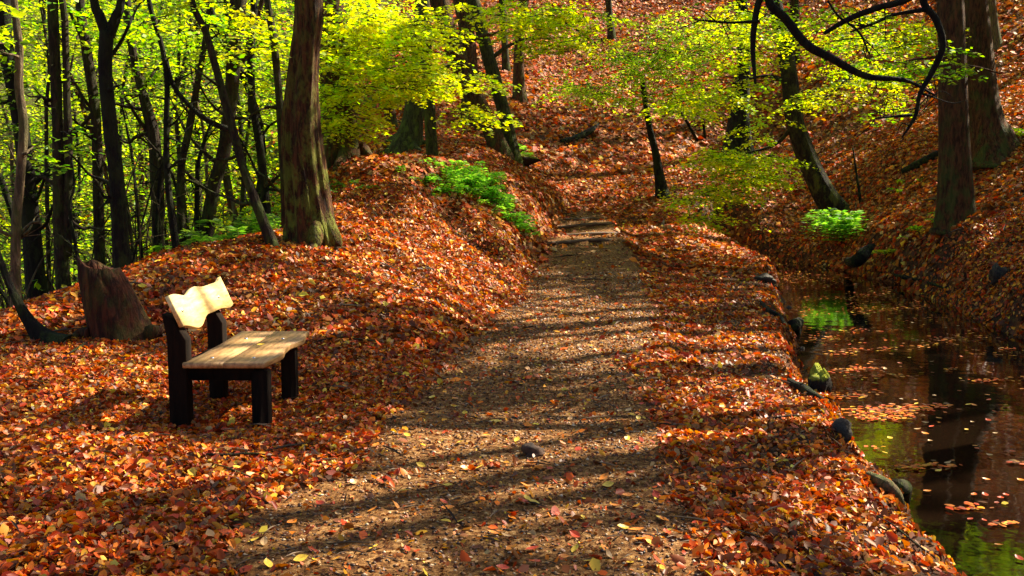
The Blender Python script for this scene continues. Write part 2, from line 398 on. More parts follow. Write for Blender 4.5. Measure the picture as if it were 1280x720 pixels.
nt.links.new(mix(nt, up_m, (.02, .016, .012), mix(nt, noise(nt, 14), (.16, .20, .015), (.50, .52, .04))), bs_.inputs['Base Color'])
M_MUDROCK = simple('wet_stone', (.010, .007, .005), (.055, .038, .024), 9, .75, 1.0, (1, 1, 1), .05)
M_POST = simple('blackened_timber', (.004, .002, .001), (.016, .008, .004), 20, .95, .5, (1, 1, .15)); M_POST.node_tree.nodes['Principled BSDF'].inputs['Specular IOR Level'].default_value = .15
M_STEP = simple('weathered_step_log', (.03, .016, .009), (.17, .095, .05), 16, .8, .6, (.15, 1, 1))
M_CLOD = simple('earth_clod', (.02, .012, .008), (.10, .05, .03), 20, .9, .9)
def board_mat(name, c1, c2, c3):
    m, nt, bs, out = newmat(name)
    v = mapping(nt, (5, .8, 5)); n = noise(nt, 6, v, 8, .7, 1.2); w = N(nt, 'ShaderNodeTexWave'); w.inputs['Scale'].default_value = 1.1; w.inputs['Distortion'].default_value = 11
    w.inputs['Detail'].default_value = 3; w.bands_direction = 'X'; nt.links.new(v, w.inputs['Vector'])
    f = math_(nt, 'ADD', math_(nt, 'MULTIPLY', n, .9), math_(nt, 'MULTIPLY', w.outputs['Fac'], .12))
    nt.links.new(ramp(nt, f, [(.3, c1), (.52, c2), (.75, c3)]), bs.inputs['Base Color']); bs.inputs['Roughness'].default_value = .55
    bump(nt, bs, f, .4, .006); return m
M_SEAT = board_mat('weathered_seat_plank', (.16, .075, .024), (.42, .23, .085), (.58, .38, .16))
M_BACK = board_mat('pale_backrest_plank', (.48, .29, .09), (.76, .54, .21), (.84, .68, .34))
m, nt, bs, out = newmat('steel_bolt'); bs.inputs['Metallic'].default_value = 1; bs.inputs['Base Color'].default_value = (.6, .6, .62, 1); bs.inputs['Roughness'].default_value = .35; M_BOLT = m
m, nt, bs, out = newmat('stream_water')
geo_ = N(nt, 'ShaderNodeNewGeometry'); nn = noise(nt, 2.6, geo_.outputs['Position'], 3, .5)
bs.inputs['Base Color'].default_value = (.007, .0035, .0018, 1); bs.inputs['Roughness'].default_value = .04; bs.inputs['IOR'].default_value = 1.33
bs.inputs['Specular IOR Level'].default_value = .5
bump(nt, bs, nn, .14, .025); M_WATER = m

# ------------------------------------------------------------------ ground, water
def axis(segs):
    out = [segs[0][0]]
    for a, b, s in segs: out += list(np.linspace(a, b, max(2, int(round((b - a) / s)) + 1))[1:])
    return np.array(out)
xs = axis([(-75, -20, 2.5), (-20, -8, .5), (-8, -4, .14), (-4, 4, .075), (4, 9, .1), (9, 20, .5), (20, 80, 2.5)])
ys = axis([(-25, 0, 2.5), (0, 3, .3), (3, 9, .07), (9, 16, .11), (16, 30, .2), (30, 60, .6), (60, 120, 3)])
X, Y = np.meshgrid(xs, ys); Z = height(X, Y); HG.update(x=xs, y=ys, z=Z)
nx, ny = len(xs), len(ys); i = (np.arange(ny - 1)[:, None] * nx + np.arange(nx - 1)[None]).ravel()
pm = path_m(X, Y).ravel(); ws = water_s(X, Y).ravel()
green = (sstep(-5, -8, X.ravel()) * sstep(10, 16, Y.ravel())) * .85
mudm = (1 - sstep(.02, .30, ws + .25 * fbm(X.ravel() * 2, Y.ravel() * 2, 71)))
ex, ey = P(588, 290, 17.0)[:2]
mudm = np.maximum(mudm, .8 * (1 - sstep(.8, 2.0, ws)) * sstep(-.17, .06, fbm(X.ravel() * 2.6, Y.ravel() * 2.6, 90)))
mudm = np.maximum(mudm, np.exp(-(((X.ravel() - ex + .5*(Y.ravel()-ey)) / .4) ** 2 + ((Y.ravel() - ey) / 1.0) ** 2)))
ground = mesh_np('ground', np.c_[X.ravel(), Y.ravel(), Z.ravel()], np.c_[i, i + 1, i + nx + 1, i + nx], M_GROUND, None, np.c_[pm, green, mudm])
tag(ground, kind='structure')
yy = np.linspace(-7, 29.4, 60); V = []; F = []
for k, y in enumerate(yy):
    V += [(interp_edge(wl_, y) - .6, y, WZ), (interp_edge(wr_, y) + .7, y, WZ)]
    if k: F.append((2*k-2, 2*k-1, 2*k+1, 2*k))
tag(mesh_np('stream_water', V, F, M_WATER), kind='structure')

# ------------------------------------------------------------------ leaf litter
PAL = np.array([(.66,.10,.006),(.48,.045,.004),(.74,.20,.010),(.82,.36,.02),(.26,.075,.015),(.14,.042,.012),(.44,.18,.04),(.56,.34,.13),(.88,.60,.06),(.27,.03,.005)])
PW_WARM = np.array([.18,.12,.20,.10,.12,.17,.07,.03,.035,.10]); PW_WARM /= PW_WARM.sum()
PW_PATH = np.array([.03,.03,.04,.03,.24,.38,.13,.07,.015,.03]); PW_PATH /= PW_PATH.sum()
PW_HILL = np.array([.12,.10,.13,.06,.21,.16,.14,.06,.01,.06]); PW_HILL /= PW_HILL.sum()
def pick(n, w):
    c = PAL[RS.choice(len(PAL), n, p=w)]
    return np.clip(c * (.7 + .6 * RS.rand(n, 1)) * (.92 + .16 * RS.rand(n, 3)), 0, .95)
def ground_normals(x, y, e=.12):
    h = hq(x, y); hx = hq(x + e, y); hy = hq(x, y + e)
    return h, norm(np.stack([-(hx - h) / e, -(hy - h) / e, np.ones_like(h)], -1))
def scatter(L, n, x0, x1, y0, y1, size, w, keep, lift=.02, tilt=.75, wedge=.60):
    x = RS.uniform(x0, x1, n); y = RS.uniform(y0, y1, n)
    ok = np.abs(x) < y * wedge + 1.2
    x = x[ok]; y = y[ok]
    ok = RS.rand(len(x)) < keep(x, y); x = x[ok]; y = y[ok]; k = len(x)
    h, nr = ground_normals(x, y)
    nr = norm(nr + RS.randn(k, 3) * tilt * np.array([1, 1, .4])); a = norm(np.cross(nr, RS.randn(k, 3)))
    s = size * np.exp(RS.randn(k) * .34).clip(.4, 2.0)
    p = np.stack([x, y, h + s * .10 + lift * RS.rand(k)], -1)
    L.add(p, a, nr, s, pick(k, w))
def off_path(x, y):
    k = 1 - sstep(0, .9, path_m(x, y) + .9 * fbm(x * 3.2, y * 3.2, 33)) * .990
    k = k * sstep(-.02, .22, water_s(x, y) + .2 * fbm(x * 3, y * 3, 72)) * (1 - .85 * sstep(-6, -8, x) * (y > 11))
    k = k * (1 - .8 * np.exp(-(((x - ex + .5*(y-ey)) / .35) ** 2 + ((y - ey) / .9) ** 2)))
    sw = water_s(x, y); strip = (1 - sstep(.8, 2.0, sw)) * (x < 6) * (y < 19)
    k = k * (1 - strip * .85 * sstep(-.17, .06, fbm(x * 2.6, y * 2.6, 90)))
    patch = .55 + .9 * (fbm(x * .8, y * .8, 41) + .5)
    return np.clip(k * patch, 0, 1)
L = Leaves()
scatter(L, 180000, -5.5, 3.4, 2.8, 9, .040, PW_WARM, off_path)
scatter(L, 180000, -9, 11, 9, 18, .056, PW_WARM, off_path, .02, .75)
Lf = Leaves()
scatter(Lf, 190000, -12, 22, 18, 33, .095, PW_HILL, off_path, .03, .6)
scatter(Lf, 190000, -18, 40, 33, 75, .165, PW_HILL, off_path, .05, .6, .56)
tag(L.build('leaf_litter', M_LITTER, full=True, curl=.17), 'thick carpet of red and orange fallen beech leaves on both sides of the path', 'leaf litter', kind='stuff')
tag(Lf.build('hillside_leaf_litter', M_LITTER_DRY, width=.33, curl=.1), 'brown and rust fallen leaves covering the wooded hillside beyond the path', 'leaf litter', kind='stuff')
L = Leaves()
onp = lambda x, y: np.clip(path_m(x, y) * 1.3, 0, 1) * (water_s(x, y) > .3)
scatter(L, 32000, -3.0, 2.6, 2.8, 8, .017, PW_PATH, onp, .004, .8)
scatter(L, 30000, -2.0, 3.6, 8, 16, .024, PW_PATH, onp, .006, .8)
scatter(L, 9000, -1.0, 4.5, 16, 32, .04, PW_PATH, onp, .006, .6)
bankp = lambda x, y: (1 - sstep(.6, 1.8, water_s(x, y))) * (water_s(x, y) > .05) * (x < 6)
scatter(L, 60000, 1.0, 5.5, 3, 16, .030, PW_PATH, bankp, .012, .8)
scatter(L, 1300, -2.5, 2.6, 3, 15, .05, PW_WARM, onp, .006, .5)
tag(L.build('leaf_fragments', M_LITTER, full=True, curl=.08), 'crushed brown leaf fragments trodden into the bare dirt path', 'leaf litter', kind='stuff')
L = Leaves()
for n_, y0_, y1_, s_ in ((2600, 2.8, 9, .09), (2600, 9, 20, .16), (1500, 20, 40, .35)):
    x = RS.uniform(-9, 12, n_) * (y1_ / 20 + .2); y = RS.uniform(y0_, y1_, n_); k = (np.abs(x) < y * .6) & (water_s(x, y) > .15); x = x[k]; y = y[k]; n_ = len(x)
    h, nr = ground_normals(x, y); L.add(np.stack([x, y, h + .02 + .02 * RS.rand(n_)], -1), norm(np.cross(nr, RS.randn(n_, 3)) + RS.randn(n_, 3) * .12), nr, s_ * np.exp(RS.randn(n_) * .5), np.array([(.03,.018,.01),(.10,.06,.035),(.25,.18,.12)])[RS.choice(3, n_, p=[.5,.35,.15])])
tag(L.build('twig_litter', M_LITTER_DRY, width=.035, curl=.04), 'short dead twigs strewn among the fallen leaves', 'twigs', kind='stuff')
# gravel on the path and pale stones glinting on the right bank
def pebble_mesh():
    g = Geo(); V = []; 
    return np.array([(1,0,0),(-1,0,0),(0,1,0),(0,-1,0),(0,0,.6),(0,0,-.5)]), np.array([(0,2,4),(2,1,4),(1,3,4),(3,0,4),(2,0,5),(1,2,5),(3,1,5),(0,3,5)])
pv, pf = pebble_mesh()
n = 26000; y = 3 + 14 * RS.rand(n) ** 1.5; x = RS.uniform(-2.4, 3.4, n); k = (RS.rand(n) < np.clip(path_m(x, y) + .12, 0, 1)) & (water_s(x, y) > .2); x = x[k]; y = y[k]; n = len(x)
s = RS.uniform(.004, .011, n) * (1 + y * .06); h = height(x, y)
sc3 = RS.uniform(.6, 1.4, (n, 1, 3)) * s[:, None, None]; V = pv[None] * sc3 + np.stack([x, y, h + s * .2], -1)[:, None]
cc = np.array([(.30,.14,.05),(.11,.045,.014),(.60,.44,.27),(.04,.016,.007)])[RS.choice(4, n, p=[.3,.34,.1,.26])] * RS.uniform(.7, 1.2, (n, 1))
m_peb, nt, bs, out = newmat('path_grit'); at = N(nt, 'ShaderNodeAttribute', attribute_name='Col'); nt.links.new(at.outputs['Color'], bs.inputs['Base Color']); bs.inputs['Roughness'].default_value = .5
tag(mesh_np('path_grit', V.reshape(-1, 3), (pf[None] + (np.arange(n) * 6)[:, None, None]).reshape(-1, 3), m_peb, None, np.repeat(cc, 6, 0), False), 'small stones and grit scattered over the dirt path', 'gravel', kind='stuff')

# ------------------------------------------------------------------ bench
def prism(geo, outline, thick, basis, org, c=None):
    """slab with a wavy outline; outline (n,2) along basis[0], basis[1]; thickness along basis[2]; domed edges"""
    o = np.asarray(outline, float); n = len(o); cen = o.mean(0)
    rings = []
    for sc_, t in ((0.985, -.5), (1.0, -.32), (1.0, .32), (.985, .5)):
        q = cen + (o - cen) * sc_
        rings.append(org + q[:, :1] * basis[0] + q[:, 1:] * basis[1] + t * thick * basis[2])
    V = np.vstack(rings); F = []
    for r in range(3):
        for k in range(n): F.append((r*n + k, r*n + (k+1) % n, (r+1)*n + (k+1) % n, (r+1)*n + k))
    h = n // 2      # outline runs out along one edge and back along the other: pair them up
    for k in range(h - 1):
        F.append((3*n + k, 3*n + k + 1, 3*n + n - 2 - k, 3*n + n - 1 - k)); F.append((k + 1, k, n - 1 - k, n - 2 - k))
    geo.add(V, F, c)
BZ = 0.0
bx0, by0 = -1.975, 7.12
BZ = min(h1(bx0 - .28, by0 - .43), h1(bx0 + .27, by0 + .43), h1(bx0, by0)) 
bench = empty('bench', (bx0, by0, BZ), 'rustic wooden bench with pale wavy backrest plank beside the path', 'bench')
def B(x, y, z): return np.array([bx0 + x, by0 + y, z])
for (lx, ly, top, w) in ((-.285, -.43, .74, .128), (-.285, .44, .74, .118)):
    g = Geo(); w2 = w / 2
    # slanted top: front of the post lower than the back
    rings = []
    for z0, dx in ((-.15, 0), (.3, 0), (top - .16, 0)):
        rings.append([(lx - w2, ly - .06, z0), (lx + w2, ly - .06, z0), (lx + w2, ly + .06, z0), (lx - w2, ly + .06, z0)])
    rings.append([(lx - w2 - .03, ly - .06, top + .02), (lx + w2 - .085, ly - .06, top - .02), (lx + w2 - .085, ly + .06, top - .02), (lx - w2 - .03, ly + .06, top + .02)])
    V = np.array(rings).reshape(-1, 3) + (bx0, by0, 0); F = [(4*r + k, 4*r + (k+1) % 4, 4*r + 4 + (k+1) % 4, 4*r + 4 + k) for r in range(3) for k in range(4)] + [(12, 13, 14, 15)]
    g.add(V, F); o = g.build('rear_post', M_POST, bench, False)
    bv = o.modifiers.new('bevel', 'BEVEL'); bv.width = .008; bv.segments = 2
for ly in (-.43, .44):
    g = Geo(); box(g, B(.265, ly, .11), (.112, .11, .52), 0, None, .008, .006); g.build('front_leg', M_POST, bench, False)
    g = Geo(); box(g, B(-.02, ly, .345), (.50, .07, .09), 0, None, .006, .004); g.build('side_rail', M_POST, bench, False)
g = Geo(); box(g, B(-.30, 0.0, .36), (.05, .76, .06), 0, None, .006, .004); g.build('rear_rail', M_POST, bench, False)
def wavy(L0, L1, w0, w1, amp0, amp1, seed, n=26, ends=.02):
    t = np.linspace(0, 1, n); a = w1 + amp1 * (vnoise(t * 4.2, t * 0 + 1, seed) - .5) * 2 + amp1 * .4 * (vnoise(t * 13, t * 0 + 5, seed) - .5)
    b = w0 + amp0 * (vnoise(t * 4.2, t * 0 + 2, seed + 9) - .5) * 2 + amp0 * .4 * (vnoise(t * 13, t * 0 + 6, seed) - .5)
    l = L0 + (L1 - L0) * t
    return np.vstack([np.c_[l, a], np.c_[l, b][::-1]])
ez = np.array([0, 0, 1.]); eyv = np.array([0, 1., 0]); exv = np.array([1., 0, 0])
for x0, x1, sd_ in ((-.225, .035, 3), (.048, .335, 14)):
    g = Geo(); prism(g, wavy(-.52, .98, x0, x1, .012 if x0 > 0 else .016, .03 if x0 > 0 else .010, sd_), .04, (eyv, exv, ez), B(0, 0, .412))
    o = g.build('seat_plank', M_SEAT, bench, True)
    for ly in (-.33, .55):
        g = Geo(); th = np.linspace(0, 2*math.pi, 10, endpoint=False); c0 = B((x0 + x1) / 2, ly, .433)
        V = np.vstack([c0 + np.c_[np.cos(th) * .013, np.sin(th) * .013, th * 0], c0 + np.c_[np.cos(th) * .009, np.sin(th) * .009, th * 0 + .006]])
        F = [(k, (k+1) % 10, 10 + (k+1) % 10, 10 + k) for k in range(10)] + [(10, 11, 12, 13), (10, 13, 14, 19), (14, 15, 18, 19), (15, 16, 17, 18)]
        g.add(V, F); g.build('bolt', M_BOLT, bench)
# backrest: leans back, wavy upper and lower edge in step (like a ribbon cut from a curved board)
lean = math.radians(24); up_ = np.array([-math.sin(lean), 0, math.cos(lean)]); nrm = np.array([math.cos(lean), 0, math.sin(lean)])
t = np.linspace(0, 1, 30)
cen = .022 * np.sin(t * 9.5 + 2.6) + .01 * np.sin(t * 19) + np.where(t > .72, .035 * sstep(.68, .9, t), 0)
wid = .112 + .012 * np.sin(t * 7)
out_ = np.vstack([np.c_[-.47 + 1.22 * t, cen + wid], np.c_[-.47 + 1.22 * t, cen - wid][::-1]])
g = Geo(); prism(g, out_, .035, (eyv, up_, nrm), B(-.285, -.03, .765)); back = g.build('backrest', M_BACK, bench, True)
for ly in (-.40, .44):
    g = Geo(); th = np.linspace(0, 2*math.pi, 10, endpoint=False); c0 = B(-.285, ly, .765) + nrm * .019
    ring = lambda r, k: c0 + nrm * k + np.outer(np.cos(th) * r, eyv) + np.outer(np.sin(th) * r, up_)
    g.add(np.vstack([ring(.013, 0), ring(.009, .006)]), [(k, (k+1) % 10, 10 + (k+1) % 10, 10 + k) for k in range(10)] + [(10, 11, 12, 13), (10, 13, 14, 19), (14, 15, 18, 19), (15, 16, 17, 18)])
    g.build('bolt', M_BOLT, back)

# ------------------------------------------------------------------ crowns
def mask_shade(px, py, gx, gy):
    """shade wanted at this spot; unseen crowns are shaped to cast it (0 open .. 1 closed)"""
    v = .50 + 1.4 * fbm(gx * .6, gy * .6, 77)
    def el(cx, cy, rx, ry, val, v, rot=0):
        c_, s_ = math.cos(rot), math.sin(rot); dx = (px - cx); dy = (py - cy); u = dx * c_ + dy * s_; w = -dx * s_ + dy * c_
        r = (u / rx) ** 2 + (w / ry) ** 2; k = 1 - sstep(.75, 1.15, r); return v * (1 - k) + val * k
    for e in [(740,330,70,32,1.0,0),(520,492,300,26,1.0,-.16),(300,540,120,28,.95,0),(70,500,130,40,.7,0),(150,400,60,40,.85,0),(1150,480,200,120,.6,0),(760,220,250,60,.36,0),(500,160,110,40,1,0),
              (1000,120,260,140,.22,0),(1180,330,130,60,.05,0),(1200,180,90,60,.2,0),(900,290,80,40,.1,0), (540,250,110,35,.5,0),
              (300,400,75,50,0,0),(470,300,90,16,.05,0),(540,370,120,35,.2,-.1),(725,430,150,56,0.0,0),(960,500,110,80,.12,.5),(1060,620,140,60,.2,.5),(700,585,200,42,0,-.22),(380,600,170,24,.05,-.1),(800,690,160,40,.1,-.1),(120,640,220,50,.3,0),(200,700,300,30,.3,0),(740,290,60,16,.2,0),(120,522,150,42,0,0),(330,548,90,22,.9,0),(500,350,120,40,.1,0),(60,600,120,30,.1,0)]:
        v = el(e[0], e[1], e[2], e[3], e[4], v, e[5])
    return v
def blocks_open(c):
    """a spray above the view is left out where mask_shade wants the ground sunlit"""
    a_, b_ = project(np.asarray(c)[None])
    if c[2] < 3 or (b_[0] > -20 and -20 < a_[0] < 1300): return False
    g = np.array(c, float); z0 = 0.0
    for _ in range(2):
        p = g - SUN * ((g[2] - z0) / SUN[2]); z0 = h1(p[0], p[1])
    p = g - SUN * ((g[2] - z0) / SUN[2])
    if p[1] < 1: return False
    a_, b_ = project(np.array([[p[0], p[1], z0]]))
    return mask_shade(a_, b_, p[:1], p[1:2])[0] < .22
YG = np.array([(.62,.72,.02),(.48,.70,.02),(.76,.74,.03),(.36,.62,.02),(.82,.66,.03)])
MG = np.array([(.24,.52,.02),(.36,.62,.02),(.14,.38,.015),(.50,.66,.03),(.58,.60,.04)])
LG = np.array([(.42,.62,.03),(.34,.60,.03),(.56,.68,.05),(.24,.46,.02),(.62,.66,.06)])
DG = .8 * np.array([(.08,.22,.012),(.14,.33,.015),(.05,.15,.01),(.25,.42,.02),(.40,.42,.03)])
def spray(L, TG, c, ang, length, n, leaf, pal, droop=.25, wid=.5):
    """a flat fan of leaves on a few side twigs, c = attachment end"""
    if blocks_open(c): return
    d = np.array([math.cos(ang), math.sin(ang), 0]); sd_ = np.array([-math.sin(ang), math.cos(ang), 0])
    tilt = RS.uniform(-.45, .45)
    t = RS.rand(n) ** .8; s = (RS.rand(n) * 2 - 1) * wid * length * (1.05 - t * .8) * np.minimum(1, t * 4 + .2)
    p = c + np.outer(t * length, d) + np.outer(s, sd_)
    p[:, 2] += -droop * length * t ** 2 - np.abs(s) * .25 + s * tilt + RS.randn(n) * length * .035
    a = norm(d[None] * .8 + sd_[None] * np.sign(s)[:, None] * .8 + RS.randn(n, 3) * .25 + np.array([0, 0, -.2]))
    nr = norm(np.array([0, 0, 1.]) + RS.randn(n, 3) * .42)
    tone = RS.uniform(.65, 1.25); base_c = pal[RS.randint(len(pal))]
    col = (.55 * pal[RS.randint(0, len(pal), n)] + .45 * base_c) * RS.uniform(.7, 1.2, (n, 1)) * tone
    L.add(p, a, nr, leaf * RS.uniform(.65, 1.3, n), np.clip(col, 0, .9))
    if TG is not None:
        tt = np.linspace(0, 1, 4); q = c + np.outer(tt * length * .9, d); q[:, 2] -= droop * length * (tt * .9) ** 2
        tube(TG, q, np.linspace(.009, .002, 4) * (leaf / .08), 3, 1, 0)
def blob_sprays(L, TG, px, py, rx, ry, d, dr, n, leaf, pal, length=.9, per=40, droop=.25):
    """sprays filling an ellipsoid of the crown; size of it given where it stands"""
    c = P(px, py, d); k = d / FPX
    for _ in range(n):
        v = RS.randn(3); v /= np.linalg.norm(v); v *= RS.rand() ** .4
        q = c + np.array([v[0] * rx * k, v[1] * dr, v[2] * ry * k])
        spray(L, TG, q, RS.uniform(0, 6.28), length * RS.uniform(.6, 1.3), int(per * RS.uniform(.6, 1.3)), leaf, pal, droop)

def make_tree(name, label, cat, stems, mat, blobs=(), pal=MG, leaf=.085, group=None, d=None, base=None, sides=12, rough=.08, flare=.6,
              branches=(), extra_top=3.0, ridges=0, length=.9, per=40, top_crown=0, shrink=.5, twigs=True, auto_br=0, nroots=0):
    """stems: [(px,py,rpx),...] top to bottom of the first is the trunk; last point is its foot"""
    s0 = stems[0]; bp = s0[-1]
    if base is None:
        if d is None: gb = G(bp[0], bp[1]); d = gb[1]
        x = P(bp[0], bp[1], d)[0]; base = np.array([x, d, h1(x, d)])
    root = empty(name, base, label, cat, group)
    for k, st in enumerate(stems):
        pts = [P(a, b, d) for a, b, r in st]; rad = [r * d / FPX for a, b, r in st]
        if k == 0:
            pts[-1] = base - np.array([0, 0, .05]); pts.append(base - np.array([0, 0, .25])); rad.append(rad[-1] * 1.15)
        pts = pts[::-1]; rad = rad[::-1]
        if st[0][1] <= 3:      # goes on above the frame
            dirn = norm(pts[-1] - pts[-2] + np.array([0, 0, .3])); top = pts[-1]
            for q in range(1, 4):
                pts.append(top + dirn * extra_top * q / 3 + RS.randn(3) * .08 * extra_top / 3); rad.append(rad[len(st) + (1 if k == 0 else 0) - 1] * (1 - .28 * q))
        g = Geo(); tube(g, pts, rad, sides if k == 0 else max(6, sides - 4), 6, rough, flare if k == 0 else 0, seed=RS.randint(0, 99), ridges=ridges)
        o = g.build('trunk' if k == 0 else 'stem', mat, root)
        if k == 0: tp = pts[-1]; tr = rad[-1]
    for q_ in range(nroots):
        a_ = 6.283 * (q_ + RS.uniform(-.3, .3)) / nroots; R0 = rad[1] ; dv = np.array([math.cos(a_), math.sin(a_), 0]); l_ = R0 * RS.uniform(1.9, 3.0); bend = RS.randn(3) * R0 * .3; bend[2] = 0
        pr = [base + dv * R0 * .45 + [0, 0, R0 * 1.1], base + dv * R0 * 1.05 + [0, 0, R0 * .28], base + dv * l_ * .7 + bend, base + dv * l_ * 1.15 + bend * 1.8]
        for w_ in (1, 2, 3): pr[w_][2] = h1(pr[w_][0], pr[w_][1]) + (R0 * .34, R0 * .05, -R0 * .22)[w_ - 1]
        g = Geo(); tube(g, pr, [R0 * .42, R0 * .32, R0 * .2, R0 * .06], 9, 5, .16, seed=q_); g.build('root', mat, root)
    for st in branches:
        dd = st[0][3] if len(st[0]) > 3 else d
        pts = [P(q[0], q[1], q[3] if len(q) > 3 else d) for q in st]; rad = [q[2] * d / FPX for q in st]
        g = Geo(); tube(g, pts, rad, 7, 5, .05); g.build('branch', mat, root)
    for _ in range(auto_br):
        fr = RS.uniform(.15, .9); st0 = stems[0]; ii = int(fr * (len(st0) - 1)); f2 = fr * (len(st0) - 1) - ii
        a0 = np.array(st0[ii]) * (1 - f2) + np.array(st0[ii + 1]) * f2; sg = RS.choice([-1, 1]); ln = RS.uniform(25, 85); el = RS.uniform(-.3, 1.3)
        q = [np.array([a0[0], a0[1]])]
        for w_ in range(4): q.append(q[-1] + np.array([sg * ln / 4 * RS.uniform(.5, 1.3), -ln / 4 * el + RS.randn() * ln * .09]))
        rr_ = min(a0[2] * .45, 3.2); pts = [P(p_[0], p_[1], d + (j_ * RS.uniform(-.15, .15))) for j_, p_ in enumerate(q)]
        g = Geo(); tube(g, pts, [rr_ * d / FPX * f for f in (1, .75, .55, .35, .15)], 5, 4, .06)
        j_ = RS.randint(1, 3); e_ = [pts[j_], pts[j_] + norm(RS.randn(3) * [1, .3, 1]) * ln * .25 * d / FPX, pts[j_] + norm(RS.randn(3) * [1, .3, 1]) * ln * .45 * d / FPX]
        tube(g, e_, [rr_ * d / FPX * f for f in (.5, .3, .1)], 4, 3, 0); g.build('branch', mat, root)
    LV = Leaves(); TG = Geo() if twigs else None
    for b in blobs:
        px, py, rx, ry, n = b[:5]; db = b[5] if len(b) > 5 else d; dr = b[6] if len(b) > 6 else 1.2
        blob_sprays(LV, TG, px, py, rx, ry, db, dr, n, leaf, pal, length, per)
    if top_crown:
        for _ in range(top_crown):
            q = tp + RS.randn(3) * np.array([1.5, 1.5, .9]) + np.array([0, 0, .4])
            spray(LV, TG, q, RS.uniform(0, 6.28), 1.3, 30, leaf * 1.5, pal)
            if RS.rand() < .25: tube(TG if TG else Geo(), [tp - np.array([0, 0, 1.0]), (tp + q) / 2, q], [tr * .5, tr * .3, .01], 4, 2, 0)
    if LV.count(): LV.build('crown', M_LEAF, root)
    if TG is not None and TG.n: TG.build('twigs', mat, root)
    return root

exec_trees = []
# --- left thicket
G_T = 'slender trees in the thicket behind the crest on the left'
make_tree('young_tree', 'thin pale curving stem at the far left edge, nearest of the thicket', 'tree', [[(18,0,4),(24,60,5),(24,110,5),(30,160,5.5),(25,230,5.5),(20,290,6),(18,352,7)]], M_BARK_TAN, d=9.8, pal=MG, blobs=[(0,40,60,50,6)], group=G_T, auto_br=5, flare=.3)
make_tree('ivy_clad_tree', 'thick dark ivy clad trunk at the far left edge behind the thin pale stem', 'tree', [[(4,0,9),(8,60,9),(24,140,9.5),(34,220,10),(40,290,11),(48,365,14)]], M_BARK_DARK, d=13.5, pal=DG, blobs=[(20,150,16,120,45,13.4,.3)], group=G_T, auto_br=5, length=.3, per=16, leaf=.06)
make_tree('double_stemmed_tree', 'brown tree with two close parallel stems, third trunk from the left edge', 'tree', [[(66,0,6.5),(70,100,6.5),(73,190,7),(75,270,8),(80,345,10)],[(78,0,4),(82,60,4),(84,130,4.5),(86,200,5),(84,320,6)]], M_BARK, d=13.2, pal=MG, blobs=[(70,20,60,40,10)], group=G_T, auto_br=5)
make_tree('young_tree', 'slim brown trunk just left of the black forked tree', 'tree', [[(100,0,5.5),(108,60,6),(118,130,6),(122,200,6.5),(124,330,7)]], M_BARK, d=14, pal=MG, blobs=[(110,40,50,60,8)], group=G_T, auto_br=5,
  branches=[[(108,60,3),(92,25,2),(75,-10,1.5)],[(118,140,2.5),(90,170,2),(68,180,1)]])
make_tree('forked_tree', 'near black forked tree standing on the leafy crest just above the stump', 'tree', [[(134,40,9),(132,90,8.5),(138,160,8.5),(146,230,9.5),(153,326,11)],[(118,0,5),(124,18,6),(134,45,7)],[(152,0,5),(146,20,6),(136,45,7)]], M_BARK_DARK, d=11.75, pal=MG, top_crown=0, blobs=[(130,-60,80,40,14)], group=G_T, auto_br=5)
make_tree('young_tree', 'broken dark trunk right of the black forked tree with sky bright twigs round its top', 'tree', [[(158,0,5),(164,50,5.5),(172,95,4),(185,140,7),(194,190,7.5),(198,310,8)]], M_BARK, d=15, pal=MG, blobs=[(185,90,60,60,9)], group=G_T, auto_br=5)
make_tree('young_tree', 'very thin wavy dark stem midway between the forked tree and the leaning tree', 'tree', [[(186,0,3),(203,60,3),(209,110,3.2),(208,170,3.5),(211,240,4),(222,310,5)]], M_BARK_DARK, d=13, pal=MG, blobs=[(210,40,50,50,6)], group=G_T, auto_br=5,
  branches=[[(208,75,2.5),(216,105,3),(235,130,3.2),(262,152,3.6),(290,163,4)]])
make_tree('leaning_tree', 'leaning thin tree whose foot stands on the crest left of the big trunk', 'tree', [[(240,0,4),(257,40,4.5),(274,100,5),(291,160,5.5),(304,210,5.5),(324,265,6.5),(343,300,8)]], M_BARK, d=12.4, pal=YG, blobs=[(270,20,50,40,8)], group=G_T, auto_br=5, extra_top=2.5)
make_tree('young_tree', 'thin stem bending left to right behind the leaning tree', 'tree', [[(262,0,3),(255,60,3.5),(246,110,4),(236,165,4.5),(226,220,5),(228,305,6)]], M_BARK, d=14.5, pal=MG, blobs=[(250,60,60,60,8)], group=G_T, auto_br=5)
make_tree('young_tree', 'sturdy brown trunk curving out to the lower left behind the leaning tree', 'tree', [[(298,0,10),(293,60,9),(288,130,8),(280,190,8),(266,240,8),(252,305,10)]], M_BARK, d=14.8, pal=YG, blobs=[(300,40,40,60,10)], group=G_T, auto_br=5,
  branches=[[(290,90,3),(315,65,2),(330,50,1)]])
make_tree('young_tree', 'thin dark stem between the brown curved trunk and the big trunk', 'tree', [[(318,0,4.5),(314,70,4.5),(316,130,4.5),(326,190,5),(336,300,6)]], M_BARK_DARK, d=15.5, pal=YG, blobs=[(320,70,50,60,10)], group=G_T, auto_br=5)
make_tree('young_tree', 'slim trunk with a sunlit edge close against the left side of the big trunk', 'tree', [[(334,0,4),(342,50,4.5),(348,110,4.5),(352,170,5),(356,230,5),(358,300,6)]], M_BARK, d=14.0, pal=YG, blobs=[(340,30,40,40,6)], group=G_T, auto_br=5)
